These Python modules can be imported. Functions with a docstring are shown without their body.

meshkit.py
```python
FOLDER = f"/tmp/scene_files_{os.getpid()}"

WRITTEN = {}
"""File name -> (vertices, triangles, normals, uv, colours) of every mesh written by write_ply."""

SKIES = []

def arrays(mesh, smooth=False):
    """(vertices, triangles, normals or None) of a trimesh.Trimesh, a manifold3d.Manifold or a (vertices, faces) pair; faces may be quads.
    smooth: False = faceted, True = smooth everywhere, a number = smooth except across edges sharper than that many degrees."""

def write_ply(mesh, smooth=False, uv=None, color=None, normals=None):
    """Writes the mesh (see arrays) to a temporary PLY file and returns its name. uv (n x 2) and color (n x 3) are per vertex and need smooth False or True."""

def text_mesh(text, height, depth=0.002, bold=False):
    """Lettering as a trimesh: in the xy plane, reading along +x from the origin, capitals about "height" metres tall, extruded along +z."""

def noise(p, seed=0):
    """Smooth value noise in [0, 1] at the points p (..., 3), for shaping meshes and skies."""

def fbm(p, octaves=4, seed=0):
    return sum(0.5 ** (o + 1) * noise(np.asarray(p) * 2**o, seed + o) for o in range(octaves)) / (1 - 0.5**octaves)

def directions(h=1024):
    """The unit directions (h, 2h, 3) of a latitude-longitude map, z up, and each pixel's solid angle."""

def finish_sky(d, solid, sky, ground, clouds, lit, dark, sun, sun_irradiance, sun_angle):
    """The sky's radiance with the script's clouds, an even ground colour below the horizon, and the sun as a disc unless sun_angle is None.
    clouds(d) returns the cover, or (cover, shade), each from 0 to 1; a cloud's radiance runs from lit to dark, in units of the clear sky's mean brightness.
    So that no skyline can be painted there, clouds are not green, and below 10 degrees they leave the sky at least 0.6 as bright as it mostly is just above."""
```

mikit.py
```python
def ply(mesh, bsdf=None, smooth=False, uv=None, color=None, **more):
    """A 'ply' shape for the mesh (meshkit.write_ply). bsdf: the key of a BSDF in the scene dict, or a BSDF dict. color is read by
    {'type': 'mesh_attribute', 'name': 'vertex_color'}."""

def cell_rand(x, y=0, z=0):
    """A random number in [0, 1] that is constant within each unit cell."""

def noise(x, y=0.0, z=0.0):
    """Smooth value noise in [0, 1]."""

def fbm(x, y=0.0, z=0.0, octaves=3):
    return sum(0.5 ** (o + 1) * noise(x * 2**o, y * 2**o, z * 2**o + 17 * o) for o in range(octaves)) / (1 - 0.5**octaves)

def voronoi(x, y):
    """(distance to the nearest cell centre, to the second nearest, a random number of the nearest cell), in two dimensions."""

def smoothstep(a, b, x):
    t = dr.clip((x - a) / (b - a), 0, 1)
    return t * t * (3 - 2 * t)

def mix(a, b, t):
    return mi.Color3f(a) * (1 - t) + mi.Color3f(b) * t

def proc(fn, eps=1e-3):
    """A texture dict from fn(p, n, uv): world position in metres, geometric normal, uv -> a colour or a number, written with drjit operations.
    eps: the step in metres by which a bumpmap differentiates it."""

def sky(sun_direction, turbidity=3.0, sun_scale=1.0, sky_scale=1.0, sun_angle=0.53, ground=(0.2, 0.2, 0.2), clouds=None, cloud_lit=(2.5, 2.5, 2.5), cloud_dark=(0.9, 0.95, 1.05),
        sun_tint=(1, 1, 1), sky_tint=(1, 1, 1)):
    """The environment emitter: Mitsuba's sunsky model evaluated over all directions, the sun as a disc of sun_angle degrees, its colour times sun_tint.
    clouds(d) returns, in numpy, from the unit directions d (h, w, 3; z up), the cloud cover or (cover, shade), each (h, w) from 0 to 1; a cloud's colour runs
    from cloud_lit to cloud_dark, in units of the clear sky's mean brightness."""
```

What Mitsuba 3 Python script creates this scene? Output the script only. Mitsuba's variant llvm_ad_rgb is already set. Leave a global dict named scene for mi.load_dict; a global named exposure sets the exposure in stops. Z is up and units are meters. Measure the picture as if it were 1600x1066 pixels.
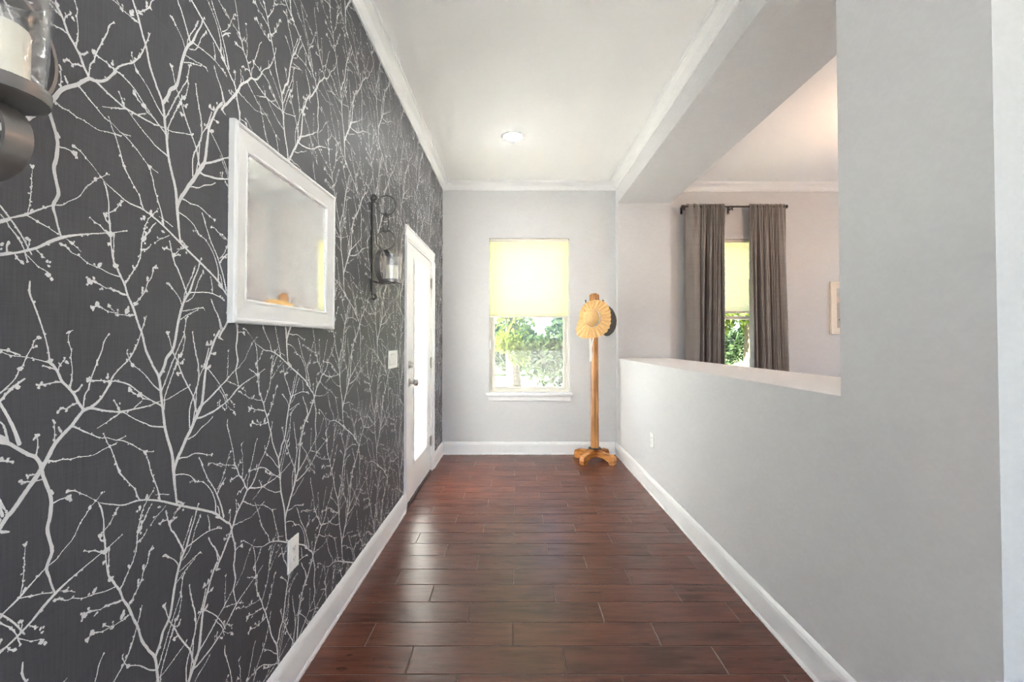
"""Entry hall with branch wallpaper, Mitsuba 3 scene script."""
import math, random
import numpy as np, trimesh, drjit as dr, mitsuba as mi
import shapely
from shapely.geometry import Polygon, Point, box as sbox
from shapely.ops import unary_union
import mikit
from mikit import proc, noise, fbm, cell_rand, smoothstep, mix
import meshkit

SUN = 2.6
EXPO = 4.28
LAMP = 8.0
WARM = 6.0
SGX = -1
SGY = -1
LAMPC = (1.0, 1.0, 1.0)
# ------------------------------------------------------------------ camera, sky, sun, exposure
T = mi.ScalarTransform4f
scene, labels = {}, {}
F_PX, CAM_Z, PITCH = 702.0, 1.27, math.radians(1.0)
CX, CY = 806.0, 533.0 - 702.0 * math.tan(math.radians(1.0))
scene['camera'] = {
    'type': 'perspective', 'fov_axis': 'x', 'fov': math.degrees(2 * math.atan(800.0 / F_PX)),
    'principal_point_offset_x': SGX * (CX - 800.0) / 1600.0, 'principal_point_offset_y': SGY * (CY - 533.0) / 1066.0,
    'near_clip': 0.02, 'far_clip': 500.0,
    'to_world': T().look_at(origin=[0, 0, CAM_Z], target=[0, math.cos(PITCH), CAM_Z + math.sin(PITCH)], up=[0, 0, 1])}
scene['sky'] = mikit.sky((-0.80, -0.10, 0.62), turbidity=3.5, sun_scale=SUN, sky_scale=1.0, ground=(0.30, 0.29, 0.26), sky_tint=(0.99, 1.0, 1.02), sun_tint=(0.82, 1.0, 1.26))
exposure = EXPO

# ------------------------------------------------------------------ helpers
def cbox(x0, x1, y0, y1, z0, z1, b=0.0):
    if b <= 0:
        return trimesh.creation.box(bounds=[[x0, y0, z0], [x1, y1, z1]])
    pts = []
    for sx in (0, 1):
        for sy in (0, 1):
            for sz in (0, 1):
                c = np.array([(x0, x1)[sx], (y0, y1)[sy], (z0, z1)[sz]], float)
                d = np.array([1 - 2 * sx, 1 - 2 * sy, 1 - 2 * sz]) * b
                pts += [c + d * [0, 1, 1], c + d * [1, 0, 1], c + d * [1, 1, 0]]
    return trimesh.convex.convex_hull(np.array(pts))

def join(*ms):
    ms = [m for m in ms if m is not None]
    return trimesh.util.concatenate(ms) if len(ms) > 1 else ms[0]

def move(m, x=0, y=0, z=0, rz=0, M=None):
    m = m.copy()
    if M is not None: m.apply_transform(M)
    if rz: m.apply_transform(trimesh.transformations.rotation_matrix(rz, [0, 0, 1]))
    m.apply_translation([x, y, z]); return m

def rot(a, ax): return trimesh.transformations.rotation_matrix(a, ax)

def lathe(prof, n=32): return trimesh.creation.revolve(np.array(prof, float), sections=n)

def extrude(poly, h):
    return trimesh.creation.extrude_polygon(poly, h, engine='earcut')

def wall_x(poly, x0, x1):          # polygon in (y, z), extruded along x
    m = extrude(poly, x1 - x0); v = m.vertices.copy()
    m.vertices = np.stack([x0 + v[:, 2], v[:, 0], v[:, 1]], 1); m.fix_normals(); return m

def wall_y(poly, y0, y1):          # polygon in (x, z), extruded along y
    m = extrude(poly, y1 - y0); v = m.vertices.copy()
    m.vertices = np.stack([v[:, 0], y0 + v[:, 2], v[:, 1]], 1); m.fix_normals(); return m

def tube(pts, r, n=8, closed=False):
    p = np.array(pts, float); N = len(p)
    t = np.roll(p, -1, 0) - np.roll(p, 1, 0) if closed else np.gradient(p, axis=0)
    t /= np.linalg.norm(t, axis=1, keepdims=True) + 1e-12
    u = np.zeros_like(p); ref = np.array([0, 0, 1.0]) if abs(t[0, 2]) < .9 else np.array([1.0, 0, 0])
    for i in range(N):
        a = ref - t[i] * ref.dot(t[i]); a /= np.linalg.norm(a); u[i] = a; ref = a
    w = np.cross(t, u); rr = np.broadcast_to(np.asarray(r, float), (N,))
    ang = np.arange(n) * 2 * math.pi / n
    v = p[:, None] + rr[:, None, None] * (np.cos(ang)[None, :, None] * u[:, None] + np.sin(ang)[None, :, None] * w[:, None])
    f = []
    for i in range(N if closed else N - 1):
        j = (i + 1) % N
        for k in range(n):
            l = (k + 1) % n
            f += [[i * n + k, j * n + k, j * n + l], [i * n + k, j * n + l, i * n + l]]
    v = v.reshape(-1, 3)
    if not closed:
        c0, c1 = len(v), len(v) + 1; v = np.vstack([v, p[0], p[-1]])
        for k in range(n):
            l = (k + 1) % n
            f += [[c0, k, l], [c1, (N - 1) * n + l, (N - 1) * n + k]]
    m = trimesh.Trimesh(v, f, process=False); m.fix_normals(); return m

def band_ring(r, thick, wid, n=40):   # flat hoop, axis along z, centred
    m = trimesh.creation.annulus(r - thick / 2, r + thick / 2, wid, sections=n); return m

def frame_loop(u0, u1, v0, v1, prof, to3):   # prof: closed list of (inset, height); four mitred sides
    L = []
    for ins, h in prof:
        L.append([(u0 + ins, v0 + ins, h), (u1 - ins, v0 + ins, h), (u1 - ins, v1 - ins, h), (u0 + ins, v1 - ins, h)])
    n = len(prof); v = np.array(L).reshape(-1, 3); f = []
    for i in range(n):
        j = (i + 1) % n
        for k in range(4):
            l = (k + 1) % 4
            f += [[i * 4 + k, i * 4 + l, j * 4 + l], [i * 4 + k, j * 4 + l, j * 4 + k]]
    m = trimesh.Trimesh(to3(v), f, process=False); m.fix_normals(); return m

XL, XR, YB, ZC = -0.828, 1.13, 5.06, 3.06      # left wall, right wall, back wall, ceiling
on_left = lambda v: np.stack([XL + v[:, 2], v[:, 0], v[:, 1]], 1)
on_back = lambda v: np.stack([v[:, 0], YB - v[:, 2], v[:, 1]], 1)

def run(prof, a, b, axis, at, sign):   # a moulding profile (out, z) run along 'axis' from a to b, out from plane 'at' in direction sign
    m = extrude(Polygon(prof), b - a); v = m.vertices.copy()
    out, z, s = at + sign * v[:, 0], v[:, 1], a + v[:, 2]
    m.vertices = np.stack([s, out, z], 1) if axis == 'x' else np.stack([out, s, z], 1)
    m.fix_normals(); return m

def add(key, mesh, bsdf, smooth=False, to_world=None, label=None, cat=None, group=None, kind=None, **more):
    base, k = key, 0
    while key in scene:
        k += 1; key = f'{base}_{k:03d}'
    d = mesh if isinstance(mesh, dict) else mikit.ply(mesh, bsdf, smooth=smooth, **more)
    if to_world is not None: d = {**d, 'to_world': to_world}
    scene[key] = d
    tag(key, label, cat, group, kind)
    return key

def tag(key, label=None, cat=None, group=None, kind=None):
    e = {k: v for k, v in dict(label=label, category=cat, group=group, kind=kind).items() if v}
    if e: labels[key] = {**labels.get(key, {}), **e}

def struct(key, mesh, bsdf, label, smooth=False): return add(key, mesh, bsdf, smooth, label=label, kind='structure')

# ------------------------------------------------------------------ materials
def rgb(r, g, b): return {'type': 'rgb', 'value': [r, g, b]}
def matte(name, c, rough=0.6, spec=0.3, bump=None, bs=1.0, **kw):
    col = c if isinstance(c, dict) else rgb(*c)
    m = {'type': 'principled', 'base_color': col, 'roughness': rough, 'specular': spec, **kw}
    if bump is not None: m = {'type': 'bumpmap', 'bump_texture': proc(bump), 'scale': bs, 'nested': m}
    scene[name] = {'type': 'twosided', 'nested': m}

def peel(p, n, uv):                   # orange-peel drywall relief
    a = noise(p.x * 78, p.y * 78, p.z * 84); b = noise(p.x * 30 + 7, p.y * 30, p.z * 34 + 3)
    return smoothstep(0.38, 0.68, 0.6 * a + 0.4 * b)
def paint_peel_shade(p, n, uv): return mi.Color3f(0.605, 0.603, 0.612) * (0.987 + 0.024 * peel(p, n, uv))  # shading of the orange-peel bumps is also painted faintly into the colour
matte('paint_wall', proc(paint_peel_shade), 0.62, 0.25, peel, 0.0006)
def stipple(p, n, uv):
    return smoothstep(0.4, 0.7, noise(p.x * 55, p.y * 55, p.z * 55))
matte('paint_ceiling', (0.86, 0.86, 0.855), 0.75, 0.2, stipple, 0.0015)
matte('trim_white', (0.80, 0.80, 0.80), 0.32, 0.4)
matte('mirror_white', (0.70, 0.695, 0.695), 0.35, 0.4)
matte('door_white', (0.80, 0.80, 0.79), 0.35, 0.4)
matte('plastic_white', (0.80, 0.80, 0.785), 0.3, 0.5)
matte('vinyl_almond', (0.70, 0.665, 0.58), 0.4, 0.4)
matte('dark_slot', (0.03, 0.03, 0.03), 0.6)

def linen(p, n, uv):                  # woven wallpaper ground: fine vertical and horizontal threads
    a = noise(p.y * 900, p.z * 26, 1.0); b = noise(p.y * 30, p.z * 800, 5.0); c = fbm(p.y * 5, p.z * 5, 2.0)
    t = 0.80 + 0.22 * a + 0.12 * b + 0.10 * (c - 0.5)
    return mi.Color3f(0.057, 0.059, 0.069) * t
matte('wallpaper_ground', proc(linen), 0.52, 0.55)
matte('wallpaper_white', (0.60, 0.595, 0.605), 0.45, 0.4)

TL, TW, TY0 = 0.6175, 0.1582, 1.7335
def tile_color(p, n, uv):
    row = dr.floor((p.y - TY0) / TW)
    sh = 0.194 - row * (TL / 3.0)
    col = dr.floor((p.x - sh) / TL)
    r1, r2 = cell_rand(row, col, 3), cell_rand(row, col, 8)
    g = fbm(p.x * 6 + r1 * 40, p.y * 52 + r2 * 90, r1 * 9, octaves=4)
    fine = noise(p.x * 26 + r2 * 50, p.y * 420, r2 * 7)
    blot = fbm(p.x * 7 + r2 * 30, p.y * 16, r1 * 20)
    g = smoothstep(0.25, 0.75, 0.62 * g + 0.2 * fine + 0.22 * blot)
    c = mix((0.056, 0.014, 0.008), (0.128, 0.037, 0.020), g)
    knot = smoothstep(0.74, 0.80, fbm(p.x * 14 + r1 * 17, p.y * 48, r2 * 3))
    c = c * (1 - 0.5 * knot)
    return c * (0.86 + 0.28 * r1)
def tile_bump(p, n, uv):
    return 0.7 * noise(p.x * 18, p.y * 120, 2.0) + 0.3 * fbm(p.x * 9, p.y * 30, 4.0)
matte('wood_tile', proc(tile_color), 0.30, 0.52, tile_bump, 0.0006)
matte('bounce_slab', (0.60, 0.585, 0.56), 0.9, 0.1)
matte('grout', (0.15, 0.115, 0.095), 0.75, 0.3)

def oak(p, n, uv):
    g = fbm(p.x * 60, p.y * 60, p.z * 5, octaves=3)
    return mix((0.33, 0.13, 0.035), (0.58, 0.275, 0.09), smoothstep(0.25, 0.75, g))
matte('oak', proc(oak), 0.35, 0.5)
def oak_foot(p, n, uv):
    g = fbm(p.x * 14, p.y * 14, p.z * 60, octaves=3)
    return mix((0.33, 0.115, 0.025), (0.60, 0.26, 0.07), smoothstep(0.25, 0.75, g))
matte('oak_foot', proc(oak_foot), 0.32, 0.5)
matte('iron_dark', (0.035, 0.033, 0.035), 0.45, 0.5)
matte('rod_bronze', (0.022, 0.018, 0.017), 0.4, 0.5)
matte('iron_ring', (0.10, 0.092, 0.088), 0.4, 0.5, None, metallic=0.3)
matte('pewter', (0.26, 0.25, 0.245), 0.38, 0.5, None, metallic=0.75)
matte('nickel', (0.52, 0.49, 0.46), 0.25, 0.5, None, metallic=1.0)
def candle_c(p, n, uv): return mix((0.74, 0.70, 0.60), (0.82, 0.80, 0.72), noise(p.x * 30, p.y * 30, p.z * 60))
matte('wax', proc(candle_c), 0.5, 0.4)
matte('wick', (0.05, 0.045, 0.04), 0.8)
def straw(p, n, uv):
    return mi.Color3f(0.76, 0.48, 0.21) * (0.78 + 0.4 * noise(p.x * 260, p.y * 260, p.z * 260))
matte('straw', proc(straw), 0.6, 0.3)
matte('ribbon', (0.83, 0.82, 0.78), 0.5, 0.3)
def felt(p, n, uv): return mi.Color3f(0.085, 0.080, 0.072) * (0.8 + 0.4 * noise(p.x * 300, p.y * 300, p.z * 300))
matte('felt_grey', proc(felt), 0.8, 0.2)
def drape(p, n, uv):
    b = noise(p.x * 5, p.z * 260, 2.0)
    return mi.Color3f(0.225, 0.205, 0.192) * (0.92 + 0.16 * b)
matte('drapery', proc(drape), 0.55, 0.35, None, sheen=0.4)
scene['pane'] = {'type': 'thindielectric', 'int_ior': 1.5}
scene['mirror_glass'] = {'type': 'twosided', 'nested': {'type': 'conductor', 'material': 'none', 'specular_reflectance': rgb(0.88, 0.89, 0.88)}}
def frost(p, n, uv):
    return mi.Color3f(0.93, 0.94, 0.93) * (0.86 + 0.14 * noise(p.y * 60, p.z * 60, 3.0))
scene['frosted'] = {'type': 'principledthin', 'base_color': proc(frost), 'roughness': 0.4, 'diff_trans': 1.9, 'spec_trans': 0.0, 'eta': 1.5}
scene['shade_cloth'] = {'type': 'principledthin', 'base_color': rgb(0.95, 0.90, 0.63), 'roughness': 0.7, 'diff_trans': 0.95, 'spec_trans': 0.0, 'eta': 1.3}
def leafs(c1, c2, sc=9.0):
    def fn(p, n, uv): return mix(c1, c2, noise(p.x * sc, p.y * sc, p.z * sc))
    return proc(fn)
for nm, a, b_ in (('leaf_lime', (0.12, 0.18, 0.03), (0.27, 0.33, 0.07)), ('leaf_green', (0.03, 0.06, 0.025), (0.085, 0.13, 0.05)), ('leaf_dry', (0.13, 0.105, 0.06), (0.25, 0.20, 0.125))):
    scene[nm] = {'type': 'principledthin', 'base_color': leafs(a, b_), 'roughness': 0.5, 'diff_trans': 0.8, 'spec_trans': 0.0, 'eta': 1.4}
def bark_c(p, n, uv): return mix((0.09, 0.07, 0.045), (0.20, 0.165, 0.11), fbm(p.x * 12, p.y * 12, p.z * 30))
matte('bark', proc(bark_c), 0.8, 0.2)
def ground_c(p, n, uv):
    grass = mix((0.10, 0.15, 0.045), (0.22, 0.26, 0.09), fbm(p.x * 3, p.y * 3, 1.0))
    walk = mi.Color3f(0.44, 0.43, 0.40)
    return dr.select((p.y < 8.0) | (p.y > 12.5) & (p.y < 19.0), walk, grass)  # unseen paving by the house stays pale to bounce daylight indoors
matte('ground', proc(ground_c), 0.9, 0.2)
matte('stucco', (0.66, 0.62, 0.54), 0.8, 0.2)

# ------------------------------------------------------------------ the setting
struct('ground', cbox(-60, 60, -60, 90, -0.4, -0.22), 'ground', 'pale lawn and walk outside the windows, unseen paving near the house bounces daylight in')
struct('floor', join(cbox(XL - 0.15, 5.75, -2.6, YB + 0.14, -0.2, -0.0018)), 'grout', 'floor of dark reddish wood-look plank tiles with grey grout')
add('floor__bounce_slab', join(cbox(XL, 5.6, -2.6, TY0 - 5 * TW, -0.0018, 0.004), cbox(1.715, 5.6, TY0 - 5 * TW, YB + 0.04, -0.0018, 0.004)), 'bounce_slab', label='added pale floor out of view, bounces light up to the ceiling and beam')  # pale surface added out of view to bounce light upward
def tile_mesh(x0, x1, y0, y1):
    g, b, h = 0.0024, 0.0012, 0.0032
    return cbox(x0 + g, x1 - g, y0 + g, y1 - g, -h - 0.002, 0, b)
full = mikit.ply(tile_mesh(0, TL, 0, TW), 'wood_tile')
rows = range(-5, int((YB - TY0) / TW) + 1)
for r in rows:
    y0, y1 = TY0 + r * TW, min(TY0 + (r + 1) * TW, YB)
    sh = 0.194 - r * (TL / 3.0)
    c = math.floor((XL - sh) / TL)
    while sh + c * TL < XR - 0.01:
        x0, x1 = sh + c * TL, sh + (c + 1) * TL
        a, b = max(x0, XL), min(x1, XR)
        if b - a > 0.02:
            if a == x0 and b == x1 and y1 - y0 > TW - 1e-6:
                add('floor__tile', full, None, to_world=T().translate([x0, y0, 0]))
            else:
                add('floor__tile', tile_mesh(a, b, y0, y1), 'wood_tile')
        c += 1

DY0, DY1, DZ1 = 3.42, 4.42, 2.065          # door opening in the left wall
WX0, WX1, WZ0, WZ1 = -0.300, 0.602, 0.690, 2.432   # back window opening
VX0, VX1, VZ0, VZ1 = 2.05, 2.98, 0.62, 2.432   # dining window opening
wl = sbox(-2.6, 0, YB + 0.14, ZC).difference(sbox(DY0, -1, DY1, DZ1))
struct('wall_left', wall_x(wl, XL - 0.14, XL), 'wallpaper_ground', 'left wall papered in charcoal grey with white bare branches')
struct('wall_back', wall_y(sbox(XL, 0, XR, ZC).difference(sbox(WX0, WZ0, WX1, WZ1)), YB, YB + 0.14), 'paint_wall', 'pale grey end wall with the single window')
struct('wall_pier', cbox(XR, 1.715, 4.965, YB + 0.14, 0, ZC), 'paint_wall', 'pale grey pier at the far end of the half wall')
struct('wall_half', cbox(XR, 1.715, 1.565, 4.965, 0, 1.078), 'paint_wall', 'thick pale grey half wall with a flat top ledge')
struct('wall_right', cbox(XR, 1.715, 1.054, 1.565, 0, ZC), 'paint_wall', 'full-height pale grey wall at the near right')
struct('beam', cbox(XR, 1.715, 1.565, 4.965, 2.80, ZC), 'paint_wall', 'boxed pale beam above the half wall opening')
struct('wall_dining_back', wall_y(sbox(1.715, 0, 5.6, ZC).difference(sbox(VX0, VZ0, VX1, VZ1)), YB + 0.04, YB + 0.18), 'paint_wall', 'dining room wall behind the dark curtains')
struct('wall_dining_side', wall_x(sbox(1.054, 0, YB + 0.18, ZC).difference(sbox(2.0, 0.5, 4.0, 2.4)), 5.6, 5.75), 'paint_wall', 'far side wall of the dining room, with an added opening for daylight')  # opening added out of view to brighten the beam underside
struct('wall_dining_front', cbox(1.715, 5.75, 1.054, 1.2, 0, ZC), 'paint_wall', 'near wall of the dining room')
struct('unseen_wall_rear', wall_y(sbox(XL - 0.14, 0, 5.75, ZC).difference(sbox(-0.75, 0, 2.1, 2.4))  , -2.74, -2.6), 'paint_wall', 'unseen rear wall behind the camera, its wide opening sized to let daylight in')  # unseen wall; its opening shapes the daylight from behind the camera
struct('unseen_wall_side', cbox(5.6, 5.75, -2.6, 1.054, 0, ZC), 'paint_wall', 'unseen side wall behind the camera, keeps daylight out from the right')  # unseen wall, closes the rear space to limit daylight
struct('ceiling', cbox(XL - 0.14, 5.75, -2.6, YB + 0.18, ZC, ZC + 0.2), 'paint_ceiling', 'white stippled ceiling')

base_prof = [(0, 0), (0.019, 0), (0.019, 0.010), (0.0155, 0.018), (0.0145, 0.020), (0.0145, 0.112), (0.0125, 0.118), (0.0115, 0.126), (0.0075, 0.134), (0.0045, 0.139), (0, 0.140)]
struct('baseboard_left', run(base_prof, -2.6, 3.335, 'y', XL, 1), 'trim_white', 'white baseboard under the papered wall, near side of the door')
struct('baseboard_left_001', run(base_prof, 4.505, YB, 'y', XL, 1), 'trim_white', 'short white baseboard between door and corner')
struct('baseboard_back', run(base_prof, XL + 0.019, XR - 0.019, 'x', YB, -1), 'trim_white', 'white baseboard under the window')
struct('baseboard_right', run(base_prof, 1.054, YB, 'y', XR, -1), 'trim_white', 'white baseboard along the half wall')
crown = [(0, 0), (0, -0.085), (0.010, -0.085), (0.013, -0.076), (0.020, -0.070), (0.026, -0.052), (0.040, -0.034), (0.056, -0.024), (0.066, -0.018), (0.070, -0.010), (0.080, -0.008), (0.082, 0)]
cz = [(a, ZC + b) for a, b in crown]
struct('trim_1', run(cz, -2.6, YB, 'y', XL, 1), 'trim_white', 'white crown moulding above the papered wall')
struct('trim_2', run(cz, XL, XR, 'x', YB, -1), 'trim_white', 'white crown moulding above the end wall')
struct('trim_3', run(cz, 1.054, YB, 'y', XR, -1), 'trim_white', 'white crown moulding along the beam')
struct('trim_4', run(cz, 1.715, 5.6, 'x', YB + 0.04, -1), 'trim_white', 'crown moulding of the dining room')

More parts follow.
